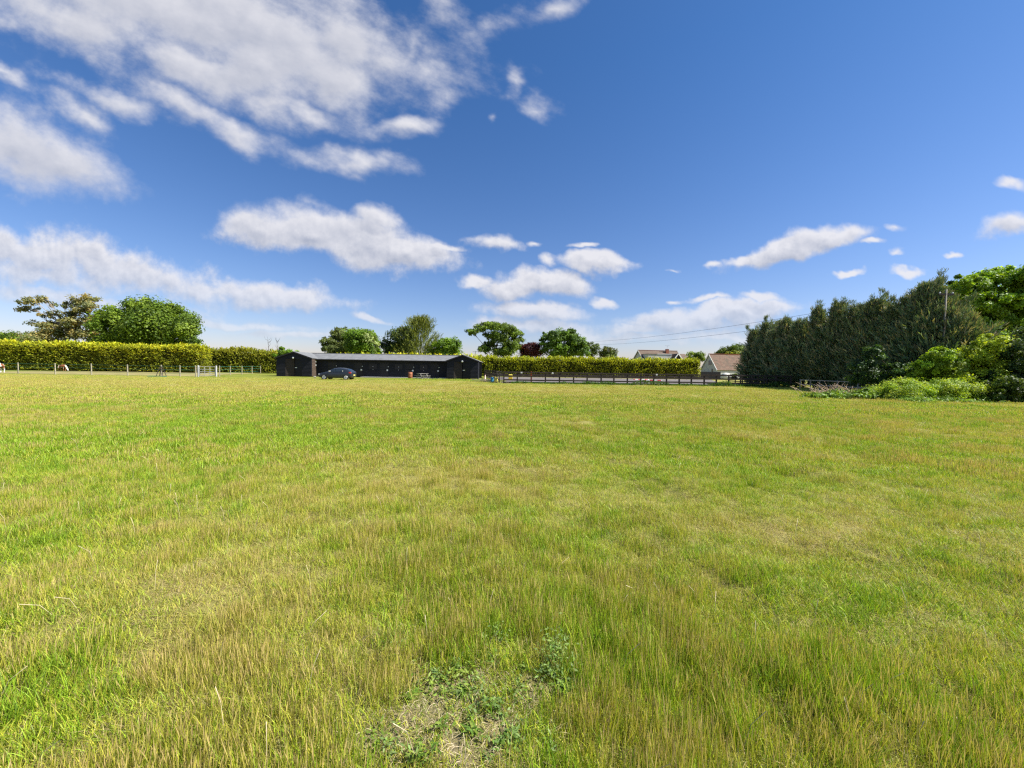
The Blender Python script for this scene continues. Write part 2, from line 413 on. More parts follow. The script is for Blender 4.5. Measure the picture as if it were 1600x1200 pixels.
# ------------------------------------------------------------------ grass: tufts of real blades, instanced
def blades(n, rad, h0, h1, w0, w1, bend, cols_, seed, stalk=0.0, flat=0.0):
    g = np.random.default_rng(seed)
    a = g.uniform(0, 2*np.pi, n); r = rad * np.sqrt(g.uniform(0, 1, n))
    root = np.stack([r*np.cos(a), r*np.sin(a), np.full(n, -0.012)], -1)
    h = g.uniform(h0, h1, n); wd = g.uniform(w0, w1, n)
    la = g.uniform(0, 2*np.pi, n); ld = np.stack([np.cos(la), np.sin(la), 0*la], -1)
    bd = g.uniform(0.3, 1, n) * bend
    fl = g.uniform(0, 1, n) < flat
    bd = np.where(fl, g.uniform(1.2, 2.2, n), bd)
    fa = g.uniform(0, 2*np.pi, n); side = np.stack([np.cos(fa), np.sin(fa), 0*fa], -1)
    ts = [0.0, 0.4, 0.75, 1.0]; ws = [1.0, 0.85, 0.55, 0.0]
    isst = g.uniform(0, 1, n) < stalk
    P = []
    for t_, w_ in zip(ts, ws):
        up = h * t_ * (1 - 0.35 * np.clip(bd, 0, 2.4) * t_)
        up = np.where(fl, h * 0.22 * np.sin(t_ * 2.6), up)
        c = root + np.stack([0*h, 0*h, up], -1) + ld * (h * bd * 0.55 * t_**1.6)[:, None]
        ww = np.where(isst, wd * (0.45 if t_ < 0.5 else (1.3 if t_ < 0.9 else 0)), wd * w_)
        if t_ < 1: P += [c - side * (ww/2)[:, None], c + side * (ww/2)[:, None]]
        else: P += [c]
    Vv = np.stack(P, 1)                       # n,7,3
    ci = g.integers(0, len(cols_), n); cc = np.array(cols_)[ci] * g.uniform(0.55, 1.4, (n, 1))
    C = np.repeat(cc[:, None], 7, 1)
    C[:, 4:] = np.where(isst[:, None, None], np.array((0.50, 0.38, 0.15)) * g.uniform(.6, 1.3, (n, 1, 1)), C[:, 4:])
    b = np.arange(n)[:, None] * 7
    f4 = np.concatenate([b + np.array([0,1,3,2]), b + np.array([2,3,5,4])]); f3 = b + np.array([4,5,6])
    return Vv.reshape(-1, 3), f4, f3, C.reshape(-1, 3)
def merge(parts):
    Vs, f4, f3, Cs = [], [], [], []; o = 0
    for (a, b, c, d) in parts:
        Vs.append(a); f4.append(b + o); f3.append(c + o); Cs.append(d); o += len(a)
    return np.concatenate(Vs), np.concatenate(f4), np.concatenate(f3), np.concatenate(Cs)
GRN = [(0.27,0.41,0.022),(0.34,0.46,0.028),(0.19,0.32,0.018),(0.41,0.48,0.035)]
YEL = [(0.44,0.44,0.045),(0.50,0.46,0.07),(0.37,0.39,0.04)]
STR = [(0.50,0.41,0.18),(0.56,0.48,0.25),(0.42,0.32,0.15),(0.36,0.31,0.12)]
LUS = [(0.17,0.30,0.02),(0.22,0.35,0.024),(0.28,0.39,0.03)]
gm = bpy.data.materials.new('grass_blade'); gm.use_nodes = True; t = NT(gm.node_tree); nt = gm.node_tree; p = nt.nodes['Principled BSDF']
a1 = t.n('ShaderNodeAttribute', attribute_name='col'); a2 = t.n('ShaderNodeAttribute', attribute_name='dry', attribute_type='INSTANCER')
nz = t.noise(t.n('ShaderNodeNewGeometry').outputs['Position'], 3.0, 3, 0.6).outputs['Fac']
dm = t.mr(t.m('ADD', a2.outputs['Fac'], t.m('MULTIPLY', t.m('SUBTRACT', nz, 0.5), 1.1)), 0.28, 1.20, 0.0, 0.66)
c = t.mix(dm, a1.outputs['Color'], t.mix(0.40, (0.54, 0.41, 0.15), a1.outputs['Color']))
t.set(p.inputs['Base Color'], c); p.inputs['Roughness'].default_value = 0.5; p.inputs['Specular IOR Level'].default_value = 0.3
tr = t.n('ShaderNodeBsdfTranslucent'); t.set(tr.inputs[0], t.mix(1.0, c, (1.2, 1.2, 0.7), 'MULTIPLY'))
mx = t.n('ShaderNodeMixShader', ins={0: 0.30}); nt.links.new(p.outputs[0], mx.inputs[1]); nt.links.new(tr.outputs[0], mx.inputs[2]); nt.links.new(mx.outputs[0], nt.nodes['Material Output'].inputs[0])
tcol = bpy.data.collections.new('tuft_sources')
NV = 3; spec = []
for lod, (rad, k, ws) in enumerate([(0.10, 1.0, 1.0), (0.20, 1.6, 1.9), (0.55, 3.2, 4.2)]):
    def q(n): return int(n * k)
    for typ in range(4):
        for vv in range(NV):
            s = lod * 1000 + typ * 100 + vv
            if typ == 0: pr = [blades(q(48), rad, .05, .12, .0022*ws, .004*ws, 1.0, GRN + YEL, s), blades(q(14), rad, .04, .09, .002*ws, .003*ws, 1.3, STR, s+50, flat=.5)]
            if typ == 1: pr = [blades(q(34), rad, .08, .16, .0016*ws, .0026*ws, .35, YEL + YEL + STR[:1], s, stalk=.6), blades(q(34), rad, .05, .13, .002*ws, .0034*ws, .7, GRN + YEL, s+50)]
            if typ == 2: pr = [blades(q(46), rad, .05, .11, .0018*ws, .003*ws, 1.1, STR, s, flat=.7), blades(q(22), rad, .04, .09, .002*ws, .0034*ws, 1.0, GRN + YEL, s+50)]
            if typ == 3: pr = [blades(q(56), rad, .07, .16, .0026*ws, .0048*ws, .9, LUS + GRN[:2], s)]
            Vv, f4, f3, Cc = merge(pr)
            me = np_mesh('tuft_mesh', Vv, f4, f3, Cc); me.materials.append(gm)
            o = bpy.data.objects.new('tuft_%03d' % len(spec), me); tcol.objects.link(o); spec.append(o)
def scatter(y0, y1, dens, lod, g, ap=1.36, ex=1.0):
    A = (y1 - y0) * (2 * ap * y1 + 2 * ex); n = int(A * dens)
    y = g.uniform(y0, y1, n); x = g.uniform(-(ap*y1+ex), ap*y1+ex, n)
    keep = np.abs(x) < ap * np.maximum(y, 0) + ex; return x[keep], y[keep], np.full(keep.sum(), lod)
g = np.random.default_rng(5); parts = []
for (a, b, dn, l) in [(0.6, 2.2, 210, 0), (2.2, 4, 150, 0), (4, 6.5, 100, 0), (6.5, 10, 44, 1), (10, 16, 28, 1), (16, 24, 9, 2), (24, 36, 5.5, 2), (36, 56, 3.2, 2)]:
    parts.append(scatter(a, b, dn, l, g))
nmain = sum(len(p_[0]) for p_ in parts)
for (a, b, dn) in [(0.6, 2.5, 190), (2.5, 5, 110), (5, 8, 50)]: parts.append(scatter(a, b, dn, 0, g))
gxx = np.concatenate([p_[0] for p_ in parts]); under = np.arange(len(gxx)) >= nmain; gyy = np.concatenate([p_[1] for p_ in parts]); gl = np.concatenate([p_[2] for p_ in parts])
# keep grass out of the stables, the arena, and the poached patch
FA, FB = Vector((gx(787, 43.6), 43.6, 0)), Vector((gx(1240, 45.0), 45.0, 0))
def behind_arena(x, y):
    return (x > FA.x - 0.2) & (x < FB.x + 1) & (y > FA.y + (x - FA.x) * (FB.y - FA.y) / (FB.x - FA.x) + 0.35)
in_shed = (y_ := gyy) > 56.2
bare = f_bare(gxx, gyy)
keep = ~behind_arena(gxx, gyy) & ~(in_shed & (gxx > -34) & (gxx < -4.5)) & (g.uniform(0, 1, len(gxx)) > bare * 0.85)
keep &= ~((gxx < -15) & (gyy > 47.9))
gxx, gyy, gl, under = gxx[keep], gyy[keep], gl[keep], under[keep]
dry = f_dry(gxx, gyy); ln = f_len(gxx, gyy); bare = f_bare(gxx, gyy)
uu = g.uniform(0, 1, len(gxx)); typ = np.zeros(len(gxx), int)
pt = np.clip((ln - 0.45) * 1.1, 0.05, 0.85); typ = np.where(uu < pt, 1, 0)
u2 = g.uniform(0, 1, len(gxx))
typ = np.where((u2 < np.clip(dry - 0.3, 0, 1) * 0.8) & (ln < 0.95), 2, typ)
typ = np.where(u2 > 1 - np.clip(0.55 - dry, 0, 1) * 0.8, 3, typ)
typ = np.where(bare > 0.3, np.where(uu < .5, 2, 0), typ)
typ = np.where(under, np.where(g.uniform(0, 1, len(gxx)) < .35 + .4 * dry, 2, 0), typ)
idx = gl * 4 * NV + typ * NV + g.integers(0, NV, len(gxx))
sz = np.clip(0.52 + 0.62 * ln, 0.42, 1.65) * g.uniform(0.8, 1.2, len(gxx)) * np.where(bare > 0.3, 0.6, 1) * np.where(under, .6, 1)
far = np.clip(1 - (gyy - 14) / 60, 0.45, 1)
sclv = np.stack([g.uniform(.9, 1.25, len(gxx)), g.uniform(.9, 1.25, len(gxx)), sz * far], -1)
rotv = np.stack([g.normal(0, .10, len(gxx)), g.normal(0, .10, len(gxx)), g.uniform(0, 6.28, len(gxx))], -1)
pm = bpy.data.meshes.new('field_grass'); pm.vertices.add(len(gxx))
pm.vertices.foreach_set('co', np.stack([gxx, gyy, gz(gxx, gyy)], -1).astype(np.float32).ravel())
def addattr(nm, ty, arr, fld):
    at2 = pm.attributes.new(nm, ty, 'POINT'); at2.data.foreach_set(fld, arr)
addattr('idx', 'INT', idx.astype(np.int32), 'value'); addattr('dry', 'FLOAT', dry.astype(np.float32), 'value')
addattr('rotv', 'FLOAT_VECTOR', rotv.astype(np.float32).ravel(), 'vector'); addattr('sclv', 'FLOAT_VECTOR', sclv.astype(np.float32).ravel(), 'vector')
grass = link('field_grass', pm, gm)
ng = bpy.data.node_groups.new('grass_scatter', 'GeometryNodeTree')
ng.interface.new_socket('Geometry', in_out='INPUT', socket_type='NodeSocketGeometry'); ng.interface.new_socket('Geometry', in_out='OUTPUT', socket_type='NodeSocketGeometry')
N = ng.nodes; L = ng.links
gi = N.new('NodeGroupInput'); go = N.new('NodeGroupOutput'); ci = N.new('GeometryNodeCollectionInfo'); iop = N.new('GeometryNodeInstanceOnPoints')
ci.inputs['Collection'].default_value = tcol; ci.inputs['Separate Children'].default_value = True; ci.inputs['Reset Children'].default_value = True
def nattr(nm, ty):
    n_ = N.new('GeometryNodeInputNamedAttribute'); n_.data_type = ty; n_.inputs['Name'].default_value = nm; return n_.outputs['Attribute']
L.new(gi.outputs[0], iop.inputs['Points']); L.new(ci.outputs[0], iop.inputs['Instance']); iop.inputs['Pick Instance'].default_value = True
L.new(nattr('idx', 'INT'), iop.inputs['Instance Index']); e2r = N.new('FunctionNodeEulerToRotation'); L.new(nattr('rotv', 'FLOAT_VECTOR'), e2r.inputs[0]); L.new(e2r.outputs[0], iop.inputs['Rotation'])
L.new(nattr('sclv', 'FLOAT_VECTOR'), iop.inputs['Scale']); L.new(iop.outputs[0], go.inputs[0])
md = grass.modifiers.new('scatter', 'NODES'); md.node_group = ng
tag(grass, 'long yellow green meadow grass with straw seed heads covering the field', 'grass', kind='stuff')
print('GRASS instances', len(gxx))

# ------------------------------------------------------------------ foliage
def rand_dirs(g, n):
    v_ = g.normal(size=(n, 3)); return v_ / np.linalg.norm(v_, axis=1, keepdims=True)
def leaf_mesh(name, C, A, B, col):
    n = len(C); V = np.stack([C - A, C + B, C + A, C - B], 1).reshape(-1, 3)
    f = np.arange(n * 4).reshape(-1, 4); return np_mesh(name, V, f, None, np.repeat(col, 4, 0))
def pal(g, n, cols_, jit=0.2, group=None):
    cols_ = np.array(cols_); i = g.integers(0, len(cols_), n) if group is None else group % len(cols_)
    return cols_[i] * g.uniform(1 - jit, 1 + jit, (n, 1))
def crown(blobs, nclump, per, leaf, cols_, seed, spread=0.55, up=0.4, shell=0.55, mat=None, elong=1.5):
    """blobs: (cx,cy,cz,rx,ry,rz) local; leaves gather in clumps through the outer part of each blob"""
    g = np.random.default_rng(seed); Cs = []; Gs = []; Ns = []
    vol = np.array([(b[3]*b[4]*b[5]) ** 0.66 for b in blobs]); cnt = np.maximum(3, (vol / vol.sum() * nclump).astype(int))
    for b, n in zip(blobs, cnt):
        d = rand_dirs(g, n); r = g.uniform(shell, 1.05, n) ** 0.7
        c = np.array(b[:3]) + d * r[:, None] * np.array(b[3:6]) * g.uniform(.85, 1.18, (n, 1))
        cs = np.mean(b[3:6]) * spread * 0.35 * g.uniform(0.6, 1.4, n)
        cc = np.repeat(c, per, 0); off = rand_dirs(g, len(cc)) * (g.uniform(0, 1, (len(cc), 1)) ** 0.5) * 1.75 * np.repeat(cs, per)[:, None] * np.array([1, 1, 0.8]) + g.normal(size=(len(cc), 3)) * 0.12 * np.repeat(cs, per)[:, None]
        Cs.append(cc + off); Ns.append(np.repeat(d, per, 0) * 0.5 + off / (np.repeat(cs, per)[:, None] + 1e-6) * 0.4); Gs.append(np.repeat(g.integers(0, 1000, n), per))
    C = np.concatenate(Cs); Nn = np.concatenate(Ns) + g.normal(size=C.shape) * 0.55 + np.array([0, 0, up]); Nn /= np.linalg.norm(Nn, axis=1, keepdims=True)
    T = np.cross(Nn, rand_dirs(g, len(C))); T /= np.linalg.norm(T, axis=1, keepdims=True) + 1e-9; Bt = np.cross(Nn, T)
    s = leaf * g.uniform(0.6, 1.4, (len(C), 1)); gr = np.concatenate(Gs)
    col = pal(g, len(C), cols_, 0.22, gr); col = col * (0.75 + 0.55 * ((gr * 7919 % 1000) / 1000.0))[:, None]
    keep = C[:, 2] > 0.05
    return C[keep], (T * s * 0.5 * elong)[keep], (Bt * s * 0.5)[keep], col[keep]
def trunk_mb(h, r, blobs, seed, lean=0.0, n=9):
    g = random.Random(seed); mb = MB()
    top = Vector((lean, 0, h)); pts = [Vector((lean * (i/5)**1.5 + g.uniform(-.06, .06)*h*0.2, g.uniform(-.04, .04)*h*0.2, h * i / 5)) for i in range(6)]
    mb.tube(pts, [r * (1.35 if i == 0 else 1 - 0.13 * i) for i in range(6)], 8)
    for b in blobs[:n * 2]:
        st = pts[g.choice([2, 3, 4])]; en = Vector(b[:3]) + Vector((0, 0, b[5] * 0.3))
        mids = [st.lerp(en, f) + Vector((g.uniform(-.1, .1), g.uniform(-.1, .1), 0.12 * math.sin(f * 3.1))) * (en - st).length * 0.5 for f in (0, .35, .7, 1)]
        mids[0] = st; rr = r * 0.42
        mb.tube(mids, [rr, rr * .7, rr * .45, rr * .15], 5)
        for k_ in range(3):
            e2 = en + Vector((g.uniform(-1, 1) * b[3], g.uniform(-1, 1) * b[4], g.uniform(-.4, .9) * b[5])) * 0.8
            mb.tube([mids[2], mids[2].lerp(e2, .5) + Vector((0, 0, .1)), e2], [rr * .4, rr * .25, rr * .06], 4)
    return mb
def tree(name, label, cat, D, blobs_px, base_px, nclump, per, leaf, cols_, seed, group=None, spread=0.55, bark='bark', trunk_r=0.3, shell=0.55, lean=0.0, mat='leaf', up=0.4, depth=1.0, elong=1.5):
    """blobs_px: (px, py, rpx, rpy[, extra depth]) ; converted to a real crown of real size at depth D"""
    bx, k_ = gx(base_px, D), D / 622.0
    bl = []
    for i, b in enumerate(blobs_px):
        dy = b[4] if len(b) > 4 else (((i * 37) % 7) / 3.0 - 1) * b[2] * k_ * 0.5
        p_ = at(b[0], b[1], D); bl.append((p_.x - bx, dy, p_.z, b[2] * k_, b[2] * k_ * depth, b[3] * k_))
    zb = min(b[2] - b[5] for b in bl); ztop = max(b[2] for b in bl)
    e = empty(name, (bx, D, 0), label, cat, group)
    trunk_mb(max(1.5, zb + (ztop - zb) * 0.55), trunk_r, bl, seed, lean).build('trunk', M[bark], e, smooth=True)
    C, A, B, col = crown(bl, int(nclump * 0.36), int(per * 5.0), leaf * 0.58, cols_, seed, spread, up, shell, elong=elong)
    link('crown', leaf_mesh('crown', C, A, B, col), M[mat], e)
    return e

OAK = [(0.11,0.18,0.014),(0.15,0.23,0.018),(0.07,0.12,0.013),(0.19,0.27,0.025)]
DRK = [(0.06,0.095,0.02),(0.085,0.125,0.025),(0.11,0.155,0.03)]
EUC = [(0.20,0.21,0.075),(0.28,0.26,0.09),(0.13,0.155,0.065),(0.36,0.29,0.09)]
BRT = [(0.13,0.23,0.018),(0.18,0.29,0.022),(0.09,0.16,0.015)]
OLV = [(0.10,0.115,0.025),(0.13,0.14,0.03),(0.065,0.08,0.022)]
MAR = [(0.11,0.028,0.032),(0.15,0.045,0.045),(0.07,0.02,0.028)]
YLW = [(0.33,0.36,0.03),(0.42,0.42,0.05),(0.22,0.27,0.03)]

tree('eucalyptus_tree', 'tall open tree with olive brown leaf clumps and pale limbs behind the left hedge', 'tree', 92,
     [(52,472,12,6),(46,484,12,5),(65,468,9,5),(72,475,6,5),(70,492,7,5),(86,492,9,7),(78,505,12,8),(92,515,14,10),(62,507,13,5),(74,520,16,9),(98,500,9,7),(104,478,8,5),(118,470,12,9),(134,466,13,9),(146,478,10,10),(128,484,13,8),(112,492,12,7),(140,495,14,9),(122,506,16,10),(108,520,18,10),(135,520,20,12),(80,530,24,8),(150,510,10,12)],
     108, 1150, 8, 0.42, EUC, 3, bark='palebark', trunk_r=0.30, spread=0.8, shell=0.1, elong=1.9)
tree('oak_tree', 'broad domed green oak rising behind the left hedge', 'tree', 90,
     [(186,500,18,13),(203,490,24,15),(232,484,34,15),(262,494,28,16),(284,512,26,18),(293,528,14,16),(180,520,18,16),(204,515,32,20),(240,512,40,24),(270,530,30,16),(215,532,45,16),(186,535,24,12),(228,474,13,6),(262,481,10,6),(296,545,12,12)],
     232, 1100, 30, 0.50, OAK, 5, trunk_r=0.55, spread=0.75)
tree('oak_tree', 'small distant tree crown showing over the far left end of the hedge', 'tree', 130,
     [(8,530,18,8),(35,530,22,7),(58,533,14,5),(-15,532,20,8)], 20, 220, 22, 0.6, OAK, 8, trunk_r=0.4, spread=0.9)
tree('shrub', 'rounded green shrub behind the low left wing of the black stables', 'shrub', 72,
     [(446,552,10,8),(455,556,14,8),(436,556,8,8),(474,557,10,5),(486,559,8,4)], 448, 160, 22, 0.32, BRT, 9, trunk_r=0.12)
tree('ash_tree', 'grey green thin leaved tree with feathery twigs behind the stable roof', 'tree', 86,
     [(520,532,14,8),(512,540,9,5),(534,522,16,9),(540,534,18,12),(526,545,18,9),(548,520,10,7),(545,548,20,8)],
     536, 800, 13, 0.34, [(0.12,0.16,0.045),(0.15,0.19,0.05),(0.19,0.22,0.07)], 12, spread=0.6, shell=0.25, trunk_r=0.22, elong=2.0)
tree('chestnut_tree', 'round bright green tree with pale flower candles behind the stable roof', 'tree', 84,
     [(567,532,20,14),(556,540,14,12),(580,540,12,14),(570,524,14,8),(585,550,10,8),(562,549,18,8)],
     569, 360, 28, 0.42, BRT + [(0.30,0.36,0.12)], 14, trunk_r=0.3, spread=0.8)
tree('ash_tree', 'blue green rounded tree left of the pointed conifer behind the stables', 'tree', 94,
     [(615,530,16,11),(604,540,11,9),(628,522,14,9),(620,545,22,9),(640,520,12,10),(636,540,16,12)],
     622, 300, 26, 0.40, DRK + [(0.07,0.10,0.045)], 16, spread=0.85, trunk_r=0.3)
tree('oak_tree', 'bright green broadleaf tree right of the pointed conifer behind the stables', 'tree', 88,
     [(694,538,12,9),(707,540,13,10),(700,550,18,8),(682,545,10,9)], 700, 220, 26, 0.40, BRT, 18, trunk_r=0.22, spread=0.85)
tree('cherry_tree', 'windswept flat topped tree leaning left with open branches above the hedge', 'tree', 98,
     [(738,519,10,5),(750,514,12,6),(763,508,12,6),(778,510,16,6),(792,514,14,7),(803,520,12,7),(808,532,11,8),(798,538,14,9),(782,528,16,9),(768,524,12,6),(765,538,10,7),(756,546,12,6),(790,549,20,7),(812,544,8,6)],
     772, 1500, 10, 0.36, [(0.15,0.23,0.03),(0.19,0.28,0.03),(0.11,0.16,0.03)], 20, spread=0.62, shell=0.2, trunk_r=0.26, elong=1.8)
tree('copper_beech', 'small round dark red leaved tree between the two green trees', 'tree', 100,
     [(830,545,14,7),(824,552,12,6),(838,551,10,6),(828,539,8,5)], 830, 180, 24, 0.38, MAR, 22, trunk_r=0.2, spread=0.9)
tree('lime_tree', 'rounded spiky green tree right of the dark red tree', 'tree', 98,
     [(856,534,12,10),(870,526,16,10),(885,524,16,9),(893,518,8,5),(900,534,14,9),(866,546,20,10),(890,546,24,10),(910,549,12,7),(852,526,7,6),(904,545,14,9)],
     880, 900, 18, 0.40, [(0.07,0.13,0.02),(0.11,0.19,0.025),(0.15,0.26,0.025)], 24, trunk_r=0.32, spread=0.6)
tree('ash_tree', 'small slim dark tree beside the right flank of the rounded green tree', 'tree', 112,
     [(924,544,7,7),(930,546,6,8),(919,540,5,5),(926,552,8,5)], 925, 110, 20, 0.34, DRK, 26, trunk_r=0.15, spread=0.9)
tree('pine_tree', 'small domed dark tree left of the tiled house', 'tree', 118,
     [(950,548,9,5),(944,552,8,5),(957,552,8,5),(950,557,14,5)], 950, 140, 22, 0.40, OLV + DRK, 28, trunk_r=0.2, spread=0.9)
tree('apple_tree', 'pale blossomed low tree peeping over the hedge below the domed tree', 'tree', 96,
     [(950,560,10,4),(962,561,10,4),(940,562,8,3)], 952, 110, 20, 0.30, [(0.45,0.42,0.30),(0.2,0.24,0.08),(0.15,0.2,0.05)], 30, trunk_r=0.12)
tree('ash_tree', 'light green small tree just right of the tiled house', 'tree', 108,
     [(1080,556,8,5),(1090,557,8,6),(1096,562,6,5),(1083,562,10,4)], 1088, 140, 22, 0.36, OAK, 32, trunk_r=0.18, spread=0.9)
tree('oak_tree', 'dark green tree crown rising behind the roof of the white cottage', 'tree', 124,
     [(1138,549,14,7),(1150,546,12,6),(1128,553,10,5),(1160,551,10,8)], 1142, 220, 24, 0.42, DRK + OAK[:1], 34, trunk_r=0.3, spread=0.85)
tree('laburnum_tree', 'bright yellow leaved tree just above the cottage ridge', 'tree', 110,
     [(1138,553,7,4),(1147,552,8,4),(1154,555,6,4)], 1146, 120, 22, 0.32, YLW, 36, trunk_r=0.12)

# ------------------------------------------------------------------ conifers
def conifer_arrays(h, r, n, seed, cols_, tipcols, base=0.3, curve=0.75, rough=0.25, upw=0.75, sl=0.55):
    g = np.random.default_rng(seed)
    nbr = max(8, n // 16); bt = g.uniform(0, 1, nbr) ** 0.85; ba = g.uniform(0, 2*np.pi, nbr)
    br = r * (1 - bt ** 1.12) ** (curve + .05) * (0.6 + 0.4 * sstep(0, 0.15, bt)) * g.uniform(1 - rough * 1.6, 1 + rough * 1.5, nbr) + 0.06
    bz = base + bt * (h - base) * 0.97 - br * 0.35
    bi = g.integers(0, nbr, n); f_ = g.uniform(0.18, 1.0, n) ** 0.7; rad = br[bi] * f_; ang = ba[bi] + g.normal(0, 0.10, n)
    tz = bt[bi]; lift = 0.55 + 0.5 * tz
    z = np.maximum(0.08, bz[bi] + rad * lift + 0.25 * f_ ** 3 * br[bi])
    out = np.stack([np.cos(ang), np.sin(ang), 0*ang], -1)
    P = out * rad[:, None] + np.stack([0*z, 0*z, z], -1) + g.normal(size=(n, 3)) * (0.13 * (1.1 - f_) + 0.05)[:, None]
    d = out * (0.85 * (1 - 0.6 * tz))[:, None] + np.array([0, 0, 1]) * (upw + 0.5 * tz)[:, None] + g.normal(size=P.shape) * 0.30
    d /= np.linalg.norm(d, axis=1, keepdims=True)
    m_ = 6; ln_ = sl * g.uniform(0.6, 1.3, n) * (1 - 0.35 * tz)
    Cs, As, Bs, cl = [], [], [], []
    tint = g.uniform(0.7, 1.3, n); isb = (g.uniform(0, 1, n) < 0.15 + 0.55 * f_ ** 2)
    base_c = pal(g, n, cols_, 0.15); tip_c = pal(g, n, tipcols, 0.15)
    for k_ in range(m_):
        s_ = k_ / m_; c_ = P + d * (ln_ * s_)[:, None]
        sd_ = np.cross(d, rand_dirs(g, n)); sd_ /= np.linalg.norm(sd_, axis=1, keepdims=True) + 1e-9
        dd_ = d + sd_ * (0.55 * (1 - s_ * 0.6)); dd_ /= np.linalg.norm(dd_, axis=1, keepdims=True)
        Ln = ln_ * (0.30 - 0.12 * s_); nb2 = np.cross(dd_, rand_dirs(g, n)); nb2 /= np.linalg.norm(nb2, axis=1, keepdims=True) + 1e-9
        Cs.append(c_ + dd_ * (Ln * .6)[:, None]); As.append(dd_ * Ln[:, None]); Bs.append(nb2 * (Ln * 0.17)[:, None])
        cl.append(np.where((isb & (k_ >= 3))[:, None], tip_c, base_c) * tint[:, None])
    return np.concatenate(Cs), np.concatenate(As), np.concatenate(Bs), np.concatenate(cl)
CYP = [(0.10,0.175,0.085),(0.13,0.205,0.095),(0.16,0.21,0.10)]; CYT = [(0.36,0.33,0.15),(0.26,0.33,0.13),(0.32,0.28,0.15)]
def conifer(name, label, x, y, h, r, n, seed, cols_=CYP, tips=CYT, group=None, leaders=2, **kw):
    e = empty(name, (x, y, 0), label, 'conifer' if group else 'tree', group)
    g = random.Random(seed)
    mb = MB(); mb.tube([(0,0,0), (0.05,0,h*.4), (0,0.05,h*.75), (0,0,h*.97)], [0.16, .12, .07, .02], 6)
    for k_ in range(10):
        a_ = g.uniform(0, 6.28); z_ = g.uniform(.1, .8) * h; rr = r * (1 - z_/h) * .8
        mb.tube([(0,0,z_), (math.cos(a_)*rr*.6, math.sin(a_)*rr*.6, z_ + .2), (math.cos(a_)*rr, math.sin(a_)*rr, z_ + rr*.6)], [.05, .03, .01], 4)
    mb.build('trunk', M['bark'], e, smooth=True)
    arr = [conifer_arrays(h, r, n, seed, cols_, tips, **kw)]
    for k_ in range(leaders):       # side leaders give the ragged skyline
        a_ = g.uniform(0, 6.28); hh = h * g.uniform(.14, .30); q_ = conifer_arrays(hh, 0.36, max(60, n // 16), seed + 31 + k_, cols_, tips, base=0, sl=.42, curve=.95)
        o_ = np.array([math.cos(a_) * r * .32, math.sin(a_) * r * .32, h * g.uniform(.74, .90)]); ln_ = g.uniform(-.25, .3)
        q0 = q_[0].copy(); q0[:, 0] += q0[:, 2] * ln_ * math.cos(a_); q0[:, 1] += q0[:, 2] * ln_ * math.sin(a_)
        arr.append((q0 + o_, q_[1], q_[2], q_[3]))
    a_ = [np.concatenate([q_[i] for q_ in arr]) for i in range(4)]
    link('crown', leaf_mesh('crown', *a_), M['needle'], e); return e
conifer('conifer_tree', 'tall pointed golden olive conifer behind the middle of the stable roof', gx(657, 90), 90, at(657, 499, 90).z, 5.4, 6500, 77,
        cols_=[(0.13,0.17,0.022),(0.17,0.20,0.03),(0.09,0.12,0.02)], tips=[(0.30,0.31,0.05),(0.24,0.27,0.04)], sl=0.95, leaders=3, curve=0.45, rough=.16)
# windbreak row at the right: runs from the cottage end towards the camera
tops = [(1166,508,59),(1180,505,58),(1196,504,57),(1212,506,56),(1228,500,55),(1243,504,54),(1258,500,53),(1274,488,52),(1288,497,51),(1303,480,50),(1320,472,49),(1338,482,48),(1356,470,47),(1374,458,46),(1392,462,45),(1408,466,44),(1424,458,43),(1440,450,42),(1456,462,41),(1474,470,40.5),(1492,486,40)]
ords = ['first','second','third','fourth','fifth','sixth','seventh','eighth','ninth','tenth','eleventh','twelfth','thirteenth','fourteenth','fifteenth','sixteenth','seventeenth','eighteenth','nineteenth','twentieth','last']
for i, (px, py, D) in enumerate(tops):
    D = (33.2 + 2.0 * (px - 1166) / 326) * 622 / (px - 800)
    h_ = at(px, py, D).z
    lab = '%s tall dark cypress counted from the cottage end of the windbreak row' % ords[i]
    if i == 20: lab = 'nearest dark cypress of the windbreak row, spreading beside the big green tree'
    if i == 7: lab = 'dark cypress with a single thin spire standing proud of the windbreak row'
    conifer('conifer_tree', lab, gx(px, D) + rnd.uniform(-.3, .3) + (.7 if i < 3 else 0), D + rnd.uniform(-.5, .5), h_ * (1.0 if i in (7, 9, 17) else 0.86 + .12 * ((i * 5) % 7) / 6), (1.2 if i == 7 else 1.5 if i < 3 else 1.8) if i < 17 else 2.6, 3000 if i < 14 else 3800, 300 + i, group='dark conifers in the windbreak row', base=0.1, curve=0.80, leaders=6, sl=1.0, rough=.36)

# big tree and shrubs at the right
BIG = [(0.17,0.30,0.018),(0.22,0.37,0.022),(0.11,0.20,0.015),(0.28,0.42,0.027)]
tree('oak_tree', 'large spreading bright green tree at the right edge above the thicket', 'tree', 50,
     [(1478,462,16,12),(1500,450,26,14),(1530,445,26,16),(1560,432,30,14),(1590,436,34,20),(1625,440,40,22),(1480,486,20,14),(1510,478,30,14),(1545,470,32,12),(1585,476,36,16),(1620,485,45,26),(1500,510,28,16),(1535,505,36,14),(1575,505,34,14),(1520,530,34,14),(1560,535,36,14),(1610,530,50,24),(1680,470,60,40)],
     1590, 3000, 26, 0.33, BIG, 40, trunk_r=0.5, spread=0.46, shell=0.25)
def shrub(name, label, D, bl, base, ncl, per, leaf, cols_, seed, group=None, **kw):
    return tree(name, label, 'shrub', D, bl, base, ncl, per, leaf, cols_, seed, group=group, trunk_r=0.07, **kw)
SH = [(0.24,0.38,0.026),(0.32,0.46,0.03),(0.17,0.26,0.018)]; SHY = [(0.42,0.52,0.04),(0.33,0.43,0.03),(0.20,0.28,0.022)]
